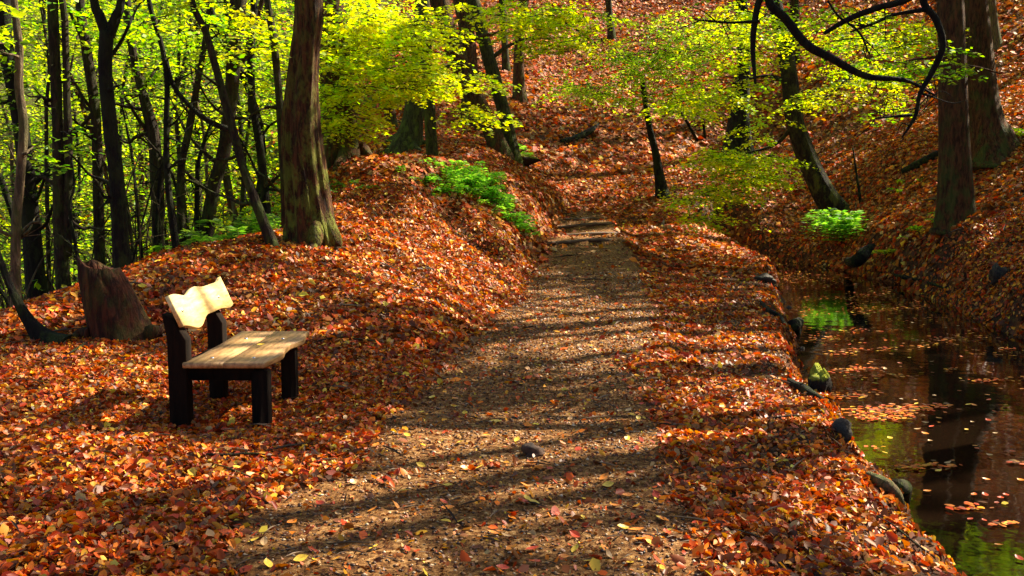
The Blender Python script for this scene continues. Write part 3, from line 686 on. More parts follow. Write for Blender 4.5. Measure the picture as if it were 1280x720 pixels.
SORD = dict(zip(np.argsort(np.argsort([50,98,170,225,235,150,120,270,210,310,10,90,180,0,265])) * 0 + np.arange(15), [['first','second','third','fourth','fifth','sixth','seventh','eighth','ninth','tenth','eleventh','twelfth','thirteenth','fourteenth','fifteenth'][q] for q in np.argsort(np.argsort([58,60,140,240,262,180,170,300,190,300.5,60.5,110,235,25,245]))]))
for k, (xa, ya, xb, yb, r, d) in enumerate([(50,0,58,330,2.5,17),(98,40,60,300,2.2,16),(170,0,140,300,2.2,18),(225,0,240,300,2.5,18),(235,60,262,300,2,15.5),(150,120,180,310,2,16),(120,180,170,320,2,14),(270,60,300,300,2.2,17),(210,160,190,300,2.5,14),(310,100,300,300,2.5,17),(10,180,60,340,2,14),(90,200,110,340,2,13),(180,170,235,300,2,14.5),(0,120,25,330,2.5,16),(265,150,245,300,3,15)]):
    mid = ((xa + xb) / 2 + RS.uniform(-14, 14), (ya + yb) / 2, r)
    nm = ['tall', 'short', 'bent', 'straight'][k % 4]
    make_tree('sapling', f'bare thin sapling wand, {SORD[k]} from the left in the thicket', 'sapling', [[(xa, ya, r * .5), ((xa+mid[0])/2 + RS.uniform(-8,8), (ya+mid[1])/2, r*.8), mid, (xb, yb, r * 1.3)]], [M_BARK, M_BARK_TAN, M_BARK_DARK][k % 3], d=d, pal=MG,
      blobs=[(xa, max(ya, 10), 40, 40, 3)] if k % 2 else (), group='bare sapling wands in the left thicket', auto_br=3, sides=6, extra_top=1.5, flare=0)
# --- the big trunk
make_tree('big_beech_tree', 'large furrowed mossy trunk bowing left, standing on the mound behind the bench', 'tree', [[(386,-5,19),(381,60,20),(377,120,22),(378,180,25),(384,240,26.5),(392,300,29)]], M_BARK_BIG, pal=YG, sides=72, rough=.14, nroots=4, flare=.35, ridges=.15, extra_top=5, d=13.0, top_crown=26, leaf=.1)
make_tree('broad_tree', 'broad shadowed trunk directly behind the right side of the big mossy trunk', 'tree', [[(416,-5,16),(419,60,18),(421,110,19),(424,150,21),(429,196,26)]], M_BARK_RED, d=19.6, pal=YG, sides=18, nroots=6, flare=.4, top_crown=14,
  blobs=[(425,150,25,35,14,18.2,.6),(415,90,25,50,12,18.0,.6),(445,60,35,60,30,17.6,.8)], length=.6)
# --- centre group
make_tree('grey_tree', 'grey green trunk with swollen foot in the shaded hollow at centre left', 'tree', [[(528,-5,9),(526,60,10),(520,120,11),(514,160,12),(508,192,16)]], M_BARK_GREEN, d=27, pal=YG, nroots=6, flare=.8, blobs=[(500,20,60,30,24,23,1.5),(560,30,60,30,24,23,1.5)], leaf=.10)
make_tree('straight_tree', 'slim straight green trunk rising from the top of the mound at centre', 'tree', [[(531,-5,6),(534,70,6.5),(537,130,7),(541,196,8)]], M_BARK_GREEN, d=23.5, pal=YG, leaf=.095,
  blobs=[(475,70,70,50,80,19,1.3),(545,95,45,24,34,18.5,.8),(500,105,50,25,34,18.5,1.0),(600,100,26,10,8,18.3,.6),(440,120,20,50,18,18,.6),(590,140,40,12,10,18.2,.6),(450,30,60,40,60,19,1.2),(510,40,45,30,40,19,1.2),(435,140,14,35,18,18,.5)], flare=.2, length=.8,
  branches=[[(534,75,3.5),(505,55,2.5),(460,60,1.5)],[(535,100,3),(570,80,2.2),(610,95,1.2)]])
make_tree('leaning_tree', 'thick brown trunk leaning left, left member of the leaning pair at centre', 'tree', [[(548,-5,12),(560,40,12),(580,95,11),(604,140,10),(626,188,12)]], M_BARK_RED, d=27.5, pal=YG, leaf=.11, blobs=[(640,20,50,20,20,25,1.5)], flare=.3,
  branches=[[(570,70,4),(590,50,3),(625,40,1.5)]])
make_tree('leaning_tree', 'thinner green trunk leaning left, right member of the leaning pair at centre', 'tree', [[(590,-5,8),(602,40,8),(620,105,8),(632,150,8),(643,182,10)]], M_BARK_GREEN, d=28, pal=YG, leaf=.11, blobs=[(690,20,60,18,50,25,1.5),(730,50,50,16,28,25,1.2),(670,45,26,12,10,25,1.2),(640,10,30,10,8,25,1)], flare=.3,
  branches=[[(612,75,3),(640,55,2),(690,40,1)]])
for k, (pts, mt, lab) in enumerate([([(575,-5,10),(583,40,10),(588,110,11),(592,160,13)], M_BARK_RED, 'upright brown trunk on the slope behind the leaning pair'),
   ([(470,-5,5),(476,60,5.5),(483,110,6),(490,160,7)], M_BARK_RED, 'thin dark trunk in the hollow left of the grey green trunk'),
   ([(655,-5,6),(650,40,6),(648,90,7),(650,128,8)], M_BARK_RED, 'distant brown trunk on the slope right of the leaning pair'),
   ([(627,-5,4),(630,40,4.5),(633,90,5)], M_BARK, 'faint distant stem between the tops of the leaning pair'),
   ([(760,-5,4),(762,20,4),(765,50,5)], M_BARK, 'distant stem high on the slope at top centre')]):
    make_tree('distant_tree', lab, 'tree', [pts], mt, pal=YG, leaf=.14, top_crown=8, sides=9, group='distant trees on the far slope')
# --- slope trees
make_tree('slender_tree', 'slender dark curving tree alone on the leafy slope above the path', 'tree', [[(802,95,3),(806,125,3.6),(812,160,4),(820,195,4.8),(828,242,8)]], M_BARK_DARK, pal=LG, leaf=.10, flare=.9, sides=8, d=29.5,
  blobs=[(760,112,60,12,34,28,1.2),(800,80,70,20,60,28,1.5),(850,55,60,20,50,27,1.5),(720,108,30,7,6,28,1),(820,30,60,14,16,27,1),(700,95,24,5,4,28,1)], length=1.2,
  branches=[[(828,128,1.5),(850,140,1.8),(872,176,2)],[(876,112,1.2),(878,140,1.5),(881,172,1.8)],[(700,25,1),(725,40,1.5),(745,55,1.6)]])
make_tree('mossy_stub_tree', 'dark swollen trunk half hidden in pale leaves on the slope at centre right', 'tree', [[(926,-5,7),(930,60,8),(928,110,9),(924,150,12),(923,188,16)]], M_BARK_DARK, d=36, pal=LG, leaf=.12, flare=.7,
  blobs=[(900,30,70,25,30,32,2),(880,120,60,25,36,28,1.5)], length=1.2)
make_tree('curved_tree', 'mossy trunk curving down right to the stream bank above the green fern', 'tree', [[(966,-5,8),(976,40,9),(986,95,10),(992,145,11),(1006,190,12.5),(1028,238,14),(1050,276,16)]], M_BARK_DARK2, d=27, pal=YG, leaf=.085, sides=16, flare=.25, top_crown=10,
  blobs=[(1060,35,60,25,56,24,1.2),(1090,90,60,22,46,24,1),(1140,40,40,24,36,22,1),(1030,120,40,16,22,24,1),(1110,130,40,14,12,23,1),(930,20,50,20,26,22,1),(900,110,60,30,34,21,1),(930,60,60,30,34,21,1),(860,135,50,14,10,21,1),(905,195,42,14,42,20.5,.8),(950,205,30,18,40,20.5,.8),(895,238,42,16,34,20.5,.8),(880,272,26,12,14,20.5,.8),(930,225,40,14,24,20.5,.8),(940,160,30,20,10,21,1)], length=.85,
  branches=[[(1008,142,2.2),(1035,120,2.2),(1068,92,1.8)],[(990,110,3),(960,95,2),(915,105,1.2)],[(996,150,3),(970,180,2),(920,195,1.2)]])
make_tree('straight_tree', 'tall straight reddish trunk with mossy foot on the right bank of the stream', 'tree', [[(1187,-5,15),(1190,60,16),(1192,130,17),(1194,200,18.5),(1196,266,22)]], M_BARK_RED, pal=MG, sides=20, flare=.25, top_crown=16, d=18.6,
  blobs=[(1110,85,60,12,9,15.5,.5),(1180,88,60,10,12,15.5,.4),(1160,60,50,12,6,15.5,.5)], length=.6, per=30,
  branches=[[(1192,80,2),(1225,85,1.4),(1250,92,.8)],[(1190,70,2),(1140,75,1.4),(1100,88,.8)]])
make_tree('flared_tree', 'gnarled trunk with wide flared foot behind the straight reddish trunk', 'tree', [[(1216,-5,16),(1222,60,17),(1226,120,18),(1230,165,22),(1237,200,30)]], M_BARK_RED, d=23, pal=MG, sides=20, flare=.5, rough=.16, top_crown=12,
  branches=[[(1234,150,9),(1252,158,8),(1270,178,5)]])
make_tree('distant_tree', 'pale distant trunk at the top right corner', 'tree', [[(1237,-5,6),(1240,30,7),(1243,60,8)]], M_BARK_TAN, pal=MG, leaf=.14, sides=9, group='distant trees on the far slope')
make_tree('sapling', 'thin upright twig of a sapling between the curved tree and the straight reddish trunk', 'sapling', [[(1066,185,.8),(1070,215,1.4),(1076,255,2)]], M_BARK_DARK, sides=6, flare=0)
# overhanging tree whose limbs hang in from the upper right
ob = np.array([7.6, 9.6, h1(7.6, 9.6)])
ovh = empty('overhanging_tree', ob, 'dark bare limbs with sparse green leaves hanging in from the top right', 'tree')
def limb(name, pts, rads, sides=9, sd_=0):
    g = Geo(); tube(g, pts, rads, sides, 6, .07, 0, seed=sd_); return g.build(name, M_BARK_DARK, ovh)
D = 9.5; k_ = D / FPX
limb('trunk', [ob - [0, 0, .3], ob + [0, 0, 1.5], ob + [-.2, .1, 3.5], ob + [-.5, .1, 5.5], ob + [-.4, .3, 8.5]], [.30, .24, .21, .18, .08], 14)
fork = ob + np.array([-.3, .1, 4.0])
def PD(l): return [P(a, b, D + (c[1] if isinstance(c, tuple) else 0)) for a, b, c in l]
def pl(l): return [P(q[0], q[1], D) for q in l], [q[2] * k_ for q in l]
for k, l in enumerate([
   [(1250,-200,11),(1080,-140,9),(985,-60,8),(962,-2,6.5),(984,20,6.5),(1010,52,6.5),(1040,77,6),(1080,95,5),(1130,106,3.2),(1168,120,1.5)],
   [(1250,-200,9),(1200,-80,7),(1150,-10,5.5),(1172,22,5),(1176,55,4.8),(1166,88,4.4),(1150,115,3.4),(1140,145,3),(1128,175,1.3)],
   [(1250,-120,6),(1180,-30,5),(1135,-4,4.8),(1098,8,4.6),(1060,25,4.2),(1028,44,3)],
   [(1164,8,4),(1120,20,2.6),(1090,30,2.2),(1062,36,1.4)],
   [(985,-60,6),(958,-20,5),(950,5,5),(947,50,4.2),(952,104,2.2)],
   [(1140,143,2.6),(1118,148,1.8),(1094,152,1)],
   [(1150,112,2.4),(1158,118,2),(1168,124,1)],
   [(1030,0,1.6),(1050,20,1.6),(1075,38,1.8),(1088,70,1)],
   [(950,28,2.4),(915,32,2),(870,30,1.2)]]):
    p_, r_ = pl(l); r_ = [q * .82 for q in r_]
    p_ = [q + RS.randn(3) * .022 for q in p_]
    if k < 3: p_ = [fork] + p_; r_ = [.13] + r_
    limb('branch', p_, r_, 9, k)
    for _ in range(5):
        j_ = RS.randint(len(p_) // 2, len(p_) - 1); a_ = p_[j_] + (p_[j_ + 1] - p_[j_]) * RS.rand() ; v_ = norm(RS.randn(3) * [1, .4, .8]) * RS.uniform(.12, .4)
        limb('twig', [a_, a_ + v_ * .5 + RS.randn(3) * .02, a_ + v_ + RS.randn(3) * .04 - [0, 0, .03]], [min(.008, r_[j_] * .5), .005, .0015], 5, k)
LV = Leaves(); TG = Geo()
for b in [(1060,40,90,35,34),(1010,20,60,20,14),(1120,60,60,30,16),(1040,100,60,25,10),(930,20,50,20,6),(1000,-40,150,30,14),(1150,130,20,15,2),(1230,-60,60,30,8),(900,60,40,15,3)]:
    blob_sprays(LV, TG, b[0], b[1], b[2], b[3], 10.2, .8, b[4], .05, MG, .42, 17)
LV.build('crown', M_LEAF, ovh); TG.build('twigs', M_BARK_DARK, ovh)

# --- green wood beyond the crest on the left and above
ORD = ['first', 'second', 'third', 'fourth', 'fifth', 'sixth', 'seventh', 'eighth', 'ninth', 'tenth', 'eleventh', 'twelfth', 'thirteenth', 'fourteenth', 'fifteenth', 'sixteenth']; ROW = {17.5: 'nearest', 22: 'second', 28: 'middle', 36: 'fourth', 46: 'farthest'}
k = 0
for d, cols in ((17.5, 5), (22, 6), (28, 6), (36, 7), (46, 7)):
    for c in range(cols):
        k += 1
        px = -40 + (470 + 0) * (c + .5 + RS.uniform(-.3, .3)) / cols
        if d < 20 and px > 330: px = 300
        x = P(px, 200, d)[0]; z = h1(x, d); kk = d / FPX
        top = 1.6 + (235 + 90) * kk; rpx = 2.0 + 90 / d
        pal = [MG, LG, YG, DG][(k * 7) % 4]; pn = ['green', 'yellow green', 'lime yellow', 'deep green'][(k * 7) % 4]
        base = np.array([x, d, z]); topz = top + 1
        root = empty('background_tree', base, f"{pn} leaved tree, {ORD[c]} from the left in the {ROW[d]} row of the left wood", 'tree', 'leafy trees of the bright wood beyond the crest')
        g = Geo(); w = RS.uniform(-.5, .5, 2)
        rpx *= RS.uniform(.3, .6); w = w * 1.8
        tube(g, [base - [0, 0, .2], base + [-w[0]*.5, 0, (topz-z)*.3], base + [w[0], w[1], (topz-z)*.65], base + [w[0]*1.4, w[1], (topz-z)]], [rpx*kk*1.2, rpx*kk, rpx*kk*.8, rpx*kk*.3], 8, 5, .08, .5, seed=k)
        g.build('trunk', [M_BARK, M_BARK_DARK, M_BARK_RED][k % 3], root)
        LV = Leaves(); TG = Geo(); lf = .075 * (d / 16) ** .8; ln = 1.0 * (d / 18) ** .7
        nsp = 85
        for _ in range(nsp):
            fr = RS.rand() ** .75; q = np.array([x + w[0] * fr + RS.randn() * 52 * kk, d + RS.randn() * 1.1, z + .3 + (topz - z) * fr])
            spray(LV, TG, q, RS.uniform(0, 6.28), ln, 32, lf, pal, .3, .6)
        LV.build('crown', M_LEAF, root); TG.build('twigs', M_BARK, root)

# ------------------------------------------------------------------ added shade trees on the right hill, out of view, crowns shaped for the shade
SH = [(13.5,8),(17,3),(15.5,12.0),(19,10),(12,18.5),(18,19),(23,15),(16,25),(22,25),(14.5,33),(20,34),(27,22),(27,32),(11.5,1),(21,44),(12,43)]
shade_roots = []
for k, (x, y) in enumerate(SH):
    z = h1(x, y); root = empty('hillside_tree', (x, y, z), 'tall unseen tree added on the upper right hillside, crown shaped to cast shade', 'tree', 'unseen shade trees on the right hillside')
    H = 13 + RS.uniform(-1, 2); w = RS.uniform(-.7, .7, 2); b = np.array([x, y, z]); tops = b + [w[0], w[1], H]
    g = Geo(); r0 = RS.uniform(.14, .22)
    tube(g, [b - [0, 0, .3], b + [w[0]*.2, w[1]*.1, H*.3], b + [w[0]*.7, w[1]*.6, H*.65], tops], [r0*1.4, r0, r0*.8, r0*.25], 12, 6, .08, .5, seed=k); g.build('trunk', M_BARK, root)
    shade_roots.append((root, b, tops, Leaves(), Geo(), r0))
n = 13000
gx = RS.uniform(-8, 13, n); gy = RS.uniform(2.5, 46, n)
ok = np.abs(gx) < gy * .56 + 2; gx = gx[ok]; gy = gy[ok]; gz = height(gx, gy)
ppx, ppy = project(np.stack([gx, gy, gz], -1))
sh = mask_shade(ppx, ppy, gx, gy)
cp = np.array([b[:2] for _, b, _, _, _, _ in shade_roots])
cnt = 0
for q in range(len(gx)):
    if RS.rand() > sh[q] or sh[q] < .2: continue
    best = None
    for _ in range(5):
        zt = RS.uniform(8.0, 14.5); t = (zt - gz[q]) / SUN[2]
        p = np.array([gx[q], gy[q], gz[q]]) + SUN * t
        a_, b_ = project(p[None]); vis = (-80 < a_[0] < 1360) and (-90 < b_[0])
        if vis: continue
        dd = np.hypot(*(cp - p[:2]).T).min()
        if p[2] < h1(p[0], p[1]) + 3: continue
        if best is None or dd < best[0]: best = (dd, p)
    if best is None: continue
    p = best[1]; i_ = int(np.argmin(np.hypot(*(cp - p[:2]).T))); root, b, tp, LV, TG, r0 = shade_roots[i_]
    spray(LV, TG if RS.rand() < .3 else None, p - np.array([0, 0, 0]) + RS.randn(3) * .1 - SUN * .0, RS.uniform(0, 6.28), .75, 22, .18, MG, .2, .55); cnt += 1
    if RS.rand() < .05:
        fr = np.clip((p[2] - b[2] - 1.5) / (tp[2] - b[2]), .3, .9); st = b + (tp - b) * fr
        tube(TG, [st, (st + p) / 2 + [0, 0, .3], p], [r0 * .35, r0 * .2, .01], 5, 4, .05)
print('shade sprays', cnt)
for root, b, tp, LV, TG, r0 in shade_roots:
    for _ in range(10): spray(LV, TG, tp + RS.randn(3) * [1.2, 1.2, .6], RS.uniform(0, 6.28), 1.0, 24, .15, MG)
    LV.build('crown', M_LEAF, root); TG.build('branches', M_BARK, root)
# trunks whose shadows lie in bars across the path
for k, (x, y, t, r, lean_) in enumerate([(1.0,12.35,14.5,.13,.0),(1.0,10.6,15.5,.15,-.02),(1.0,9.3,13,.12,.03),(.8,8.35,14,.12,0),(.15,4.95,12.2,.12,.0),(-.5,5.75,14,.10,.02)]):
    b = np.array([x + SUN_AZ[0] * t, y + SUN_AZ[1] * t]); z = h1(*b); b = np.array([b[0], b[1], z])
    root = empty('hillside_tree', b, 'tall bare stemmed tree on the right bank beyond the picture edge', 'tree', 'bare stemmed trees on the right bank')
    g = Geo(); tube(g, [b - [0, 0, .3], b + [lean_, 0, 4], b + [lean_ * 3, 0, 9], b + [lean_ * 6, .1, 14]], [r * 1.3, r, r * .9, r * .4], 12, 6, .05, .5, seed=k); g.build('trunk', M_BARK, root)
    LV = Leaves(); TG = Geo()
    for _ in range(8): spray(LV, TG, b + [0, 0, 14] + RS.randn(3) * [.7, .7, .4], RS.uniform(0, 6.28), 1.0, 24, .14, MG)
    LV.build('crown', M_LEAF, root); TG.build('branches', M_BARK, root)

# ------------------------------------------------------------------ stump, sapling at the lower left
sb = G(150, 424); sdp = sb[1]
stump = empty('tree_stump', sb, 'leaning reddish brown rotten tree stump left of the bench', 'stump')
g = Geo(); n = 48; th = np.linspace(0, 2*math.pi, n, endpoint=False); rings = []; kk = sdp / FPX
prof = [(-10, 160, 44, 432), (0, 156, 40, 424), (0, 149, 36, 405), (0, 142, 33, 385), (0, 135, 30, 365), (0, 128, 27, 347), (0, 124, 24, 330)]
for qi, (_, cx, r, py) in enumerate(prof):
    c = P(cx, py, sdp + .15)
    rr = r * kk * (1 + .09 * np.abs(np.sin(th * 3.5 + qi * .2)) + .05 * np.abs(np.sin(th * 9.5 + qi * .4)) + .16 * (vnoise(np.cos(th) * 2.5 + 5, np.sin(th) * 2.5 + qi * .25, 3) - .5))
    zj = 0
    if qi == len(prof) - 1: zj = .07 * (vnoise(np.cos(th) * 2.2, np.sin(th) * 2.2 + 9, 7) - .5) * 1.3 - .05 * np.cos(th)
    rings.append(np.stack([c[0] + rr * np.cos(th), c[1] + rr * np.sin(th) * .8, c[2] + zj + 0 * th], -1))
c = P(126, 330, sdp + .15); rings.append(np.stack([c[0] + .1 * np.cos(th), c[1] + .08 * np.sin(th), c[2] - .09 + .05 * RS.rand(n)], -1))
V = np.vstack(rings); F = [(a*n + j, a*n + (j+1) % n, (a+1)*n + (j+1) % n, (a+1)*n + j) for a in range(len(rings)-1) for j in range(n)]
g.add(V, F); g.build('stump_wood', M_ROT, stump)
for (x1, y1, x2, y2, x3, y3) in ((112,418,98,424,86,430),(188,416,202,420,212,424)):
    g = Geo(); pa = P(x1, y1, sdp); pb = G(x2, y2); pc_ = G(x3, y3); tube(g, [pa, pb + [0, 0, .03], pc_ - [0, 0, .03]], [.07, .04, .012], 8, 5, .2); g.build('root', M_ROT, stump)
ls = G(66, 428); dls = ls[1]
root = empty('leaning_sapling', ls, 'dark stem curving up from the ground at the left edge beside the stump', 'sapling')
g = Geo(); tube(g, [ls + [.05, 0, -.1], P(55, 424, dls), P(36, 402, dls), P(16, 365, dls), P(0, 325, dls), P(-30, 230, dls), P(-60, 120, dls), P(-75, 0, dls)], [.13, .085, .052, .036, .030, .026, .02, .01], 12, 6, .2, .5); g.build('trunk', M_BARK_DARK, root)
LV = Leaves(); TG = Geo(); blob_sprays(LV, TG, -75, 20, 60, 60, dls, .5, 8, .07, MG, .5, 20); LV.build('crown', M_LEAF, root); TG.build('twigs', M_BARK_DARK, root)

# ------------------------------------------------------------------ ferns and low plants
def fern(name, label, cat, base, n, length, pal, leaf=.05, spread=1.0, arch=.7, pin=16, lean_=(0, 0), group=None, rad=.25):
    root = empty(name, base, label, cat, group)
    L = Leaves(); g = Geo()
    for k in range(n):
        a = RS.uniform(0, 6.28); d = np.array([math.cos(a) + lean_[0], math.sin(a) + lean_[1], 0]); ln = length * RS.uniform(.65, 1.15)
        o = base + np.array([RS.randn() * rad, RS.randn() * rad, 0]); o[2] = h1(o[0], o[1]) if rad > .15 else base[2]
        t = np.linspace(0, 1, pin); el = arch * RS.uniform(.7, 1.2)
        q = o + np.outer(t * ln * spread, d); q[:, 2] += ln * (el * 1.5 * t - el * 1.5 * t ** 2 * .95)
        tube(g, q[::3], np.linspace(.004, .0015, len(q[::3])), 3, 1, 0)
        sd_ = norm(np.array([-d[1], d[0], 0])); w = np.sin(np.clip(t * .9 + .1, 0, 1) * math.pi) ** .7
        for s_ in (-1, 1):
            sz = leaf * (.35 + w) * RS.uniform(.8, 1.2, pin)
            aa = norm(s_ * sd_[None] + d[None] * .35 + RS.randn(pin, 3) * .15)
            L.add(q + aa * (sz * .5)[:, None], aa, np.array([0, 0, 1.])[None] + RS.randn(pin, 3) * .35, sz, pal[RS.randint(0, len(pal), pin)] * RS.uniform(.8, 1.2, (pin, 1)))
    L.build('fronds', M_LEAF, root, width=.17); g.build('stalks', M_LEAFSTALK, root); return root
M_LEAFSTALK = simple('fern_stalk', (.06, .09, .02), (.14, .18, .04))
FG = np.array([(.16,.40,.03),(.26,.50,.04),(.36,.56,.06),(.08,.24,.02)])
FL = [a + ' above the eroded bank left of the path' for a in ('tallest bright green fern clump','bright fern clump left of the tallest one','bright fern clump right of the tallest one','bright fern clump halfway down the edge','bright fern clump topmost at the back','small bright fern clump at the back left','small bright fern at the lower right end','tiny fern standing apart at the left end')]
fb = [(592,240,34,.50),(563,236,22,.40),(616,254,28,.45),(632,270,20,.38),(604,228,26,.45),(577,226,20,.40),(644,284,12,.30),(540,242,8,.26)]
for k, (px, py, n, ln) in enumerate(fb):
    fern('fern', FL[k], 'fern', G(px, py), n, ln * 1.25, FG * 1.3, .09, spread=.7, arch=.9, group='bright green ferns above the eroded bank', rad=.22)
fern('fern', 'green arching fern on the far stream bank below the curved tree', 'fern', G(1050, 306), 46, 1.15, FG * 1.1, .15, lean_=(-.5, -.6), rad=.14, arch=1.25, spread=.6)
fern('fern', 'pale green grass like fern drooping over the dark hollow on the right bank', 'fern', G(1112, 322), 10, .5, YG * .6, .08, lean_=(-.3, -.4), rad=.14, arch=.4)
fern('fern', 'small green plant growing round the foot of the leaning pair at centre', 'fern', G(642, 190), 12, .55, FG, .12, rad=.25)
ORD6 = ['third', 'second', 'fifth', 'fourth', 'last', 'first']
for k, (px, py, n, ln) in enumerate([(275,275,14,.5),(240,285,10,.45),(340,262,10,.5),(300,285,10,.4),(345,278,9,.4),(225,300,8,.35)]):
    d = 14.5 + (k % 3) * .8; x = P(px, py, d)[0]
    b = np.array([x, d, P(px, py, d)[2]]); b[2] = max(h1(x, d), b[2] - .35)
    if b[2] > h1(x, d) + .05: b[2] = h1(x, d)
    fern('fern', f'green fern behind the crest, {ORD6[k]} from the left among those beside the big trunk', 'fern', b, n, ln * 1.6, FG * .8, .12, group='ferns behind the crest', rad=.2, arch=.9)
fern('fern', 'low green fern at the right foot of the big mossy trunk', 'fern', G(420, 240), 10, .35, FG * .6, .07, rad=.2)
for (px, py, lab) in ((1195,262,'moss and ivy tuft at the foot of the straight reddish trunk'),(1125,235,'small pale green shrub on the right slope below the hanging branches'),(1150,290,'thin grassy sprigs on the right bank below the straight reddish trunk'),(895,285,'low green plant on the slope left of the stream head'),(1285,172,'green plant at the right edge beside the flared trunk')):
    fern('low_plant', lab, 'plant', G(min(px, 1275), py), 9, .38, MG * .8, .08, rad=.18)
# undergrowth beyond the crest
L = Leaves(); n = 26000; x = RS.uniform(-20, -3.2, n); y = RS.uniform(11, 42, n); k = (x < -3.4 - .10 * (y - 12)) & (x > -y * .62 - 1) & (RS.rand(n) < .25 + .9 * (fbm(x * .6, y * .6, 60) + .35)); x = x[k]; y = y[k]; n = len(x)
h = height(x, y); keep = ~((x > -5.2) & (y < 13.5)); x = x[keep]; y = y[keep]; h = h[keep]; n = len(x)
up2 = RS.rand(n) ** 1.6 * (.35 + .05 * (y - 12)).clip(.3, 1.3)
L.add(np.stack([x, y, h + .05 + up2], -1), RS.randn(n, 3) * [1, 1, .5], np.array([0, 0, 1.]) + RS.randn(n, 3) * .5, (.06 + .004 * y), np.vstack([MG, YG, DG])[RS.randint(0, 15, n)] * RS.uniform(.6, 1.1, (n, 1)))
tag(L.build('undergrowth', M_LEAF), 'low leafy undergrowth below the left crest', 'undergrowth', kind='stuff')

g = Geo(); g2 = Geo()
for k in range(230):
    d = RS.uniform(12.6, 19); px = RS.uniform(-30, 350); b = P(px, 300, d)
    z = h1(b[0], d)
    if z > .45: continue
    a = RS.uniform(0, 6.28); L_ = RS.uniform(.5, 1.6); hh = RS.uniform(.4, 2.2); v = np.array([math.cos(a) * L_, math.sin(a) * L_ * .5, 0]); j = RS.randn(5, 3) * .07
    tube(g if k % 2 else g2, [np.array([b[0], d, z - .05]), np.array([b[0], d, z + hh * .45]) + v * .15 + j[1], np.array([b[0], d, z + hh * .85]) + v * .5 + j[2], np.array([b[0], d, z + hh * RS.uniform(.6, 1.1)]) + v + j[3]], np.array([.014, .011, .008, .003]) * RS.uniform(.7, 1.5), 4, 4, 0)
tag(g.build('bramble_stems', M_BARK_TAN), 'tangle of pale thin bare stems in the undergrowth behind the crest', 'brambles', kind='stuff')
tag(g2.build('bramble_stems', M_BARK_DARK), 'tangle of dark thin bare stems in the undergrowth behind the crest', 'brambles', kind='stuff')
# ------------------------------------------------------------------ stones, logs, clods
def rock(name, label, cat, px, py, w, hgt, mat, seed=1, loc=None, flat=.8, group=None):
    c = G(px, py) if loc is None else np.array(loc); kk = c[1] / FPX; g = Geo()
    n1, n2 = 14, 9; u = np.linspace(0, 2*math.pi, n1, endpoint=False); v = np.linspace(.02, math.pi - .02, n2)
    U, Vv = np.meshgrid(u, v); X_ = np.sin(Vv) * np.cos(U); Y_ = np.sin(Vv) * np.sin(U); Z_ = np.cos(Vv)
    r = 1 + .9 * (vnoise(X_ * 1.9 + seed, Y_ * 1.6 + Z_ * 1.3, seed) - .5) + .45 * (vnoise(X_ * 4 + seed, Y_ * 4 - Z_ * 3, seed + 2) - .5)
    Pp = np.stack([X_ * r * w / 2, Y_ * r * w / 2 * flat, Z_ * r * hgt / 2], -1).reshape(-1, 3) + c + [0, 0, hgt * .18]
    F = [(a*n1 + j, a*n1 + (j+1) % n1, (a+1)*n1 + (j+1) % n1, (a+1)*n1 + j) for a in range(n2-1) for j in range(n1)]
    g.add(Pp, F); return tag(g.build(name, mat, None, True, c), label, cat, group)
rock('mossy_stone', 'dark stone capped with bright yellow moss at the near edge of the stream', 'stone', 1022, 488, .20, .26, M_ROCK, 4)
rock('stone', 'black wet stone on the near bank just below the mossy stone', 'stone', 1052, 545, .16, .14, M_MUDROCK, 8)
rock('mossy_stone', 'mossy stone at the water edge in the lower right corner', 'stone', 1212, 692, .12, .12, M_ROCK, 6)
rock('stone', 'small dark stone on the path margin at the far narrow end of the stream', 'stone', 956, 352, .34, .2, M_MUDROCK, 2)
rock('earth_clod', 'small dark clod of earth and leaves on the middle of the path', 'clod', 665, 570, .15, .085, M_CLOD, 5)
rock('stone', 'black stump like stone on the right bank near the right edge', 'stone', 1247, 352, .28, .34, M_MUDROCK, 12)
rock('mossy_stone', 'dark mossy boulder at the foot of the leaning pair at centre', 'stone', 650, 205, .9, .5, M_ROCK, 21)
BANK = ['first', 'second', 'third', 'fourth', 'fifth', 'sixth', 'seventh', 'eighth', 'ninth', 'tenth', 'eleventh', 'twelfth']
for k, y in enumerate([7.4, 12.0, 16.2]):
    q = np.linspace(1.5, 6.5, 400); sw = water_s(q, q * 0 + y); x = float(q[np.where(sw < .12)[0][0]])
    rock('bank_stone', BANK[k] + ' small wet dark stone along the near water edge counting away from the viewer', 'stone', 0, 0, RS.uniform(.08, .14), RS.uniform(.07, .11), M_MUDROCK, 31 + k, (x + RS.uniform(-.06, .06), y, max(h1(x, y), WZ) - .04), RS.uniform(.6, 1), 'small wet stones along the near bank')
def log(name, label, pts, rads, mat, seed=0, cat='log', lift=.6):
    g = Geo(); q = []
    for k, (p, r) in enumerate(zip(pts, rads)):
        gp = G(p[0], p[1]) if len(p) == 2 else np.array(P(*p)); q.append(gp + [0, 0, r * lift if len(p) == 2 else 0])
    tube(g, q, rads, 10, 5, .14, 0, seed=seed); return tag(g.build(name, mat, None, True, q[0]), label, cat)
log('fallen_log', 'dark fallen log lying on the right slope above the stream', [(1128,218),(1145,212),(1165,200),(1180,190)], [.08, .12, .11, .06], M_BARK_DARK, 1)
log('fallen_log', 'black rotting log sticking up from the dark hollow beside the stream fern', [(1060,335),(1070,326,19.6),(1082,314,19.6),(1093,306,19.6)], [.10, .13, .11, .04], M_BARK_DARK, 2)
log('fallen_log', 'mossy dark log lying in the shaded hollow below the grey green trunk', [(486,188),(498,182),(512,172),(524,160)], [.16, .2, .18, .1], M_BARK_GREEN, 3)
log('fallen_log', 'wet black log lying in the water along the near bank', [(990,412),(1008,404),(1024,388),(1030,378)], [.08, .1, .09, .05], M_BARK_DARK, 4)
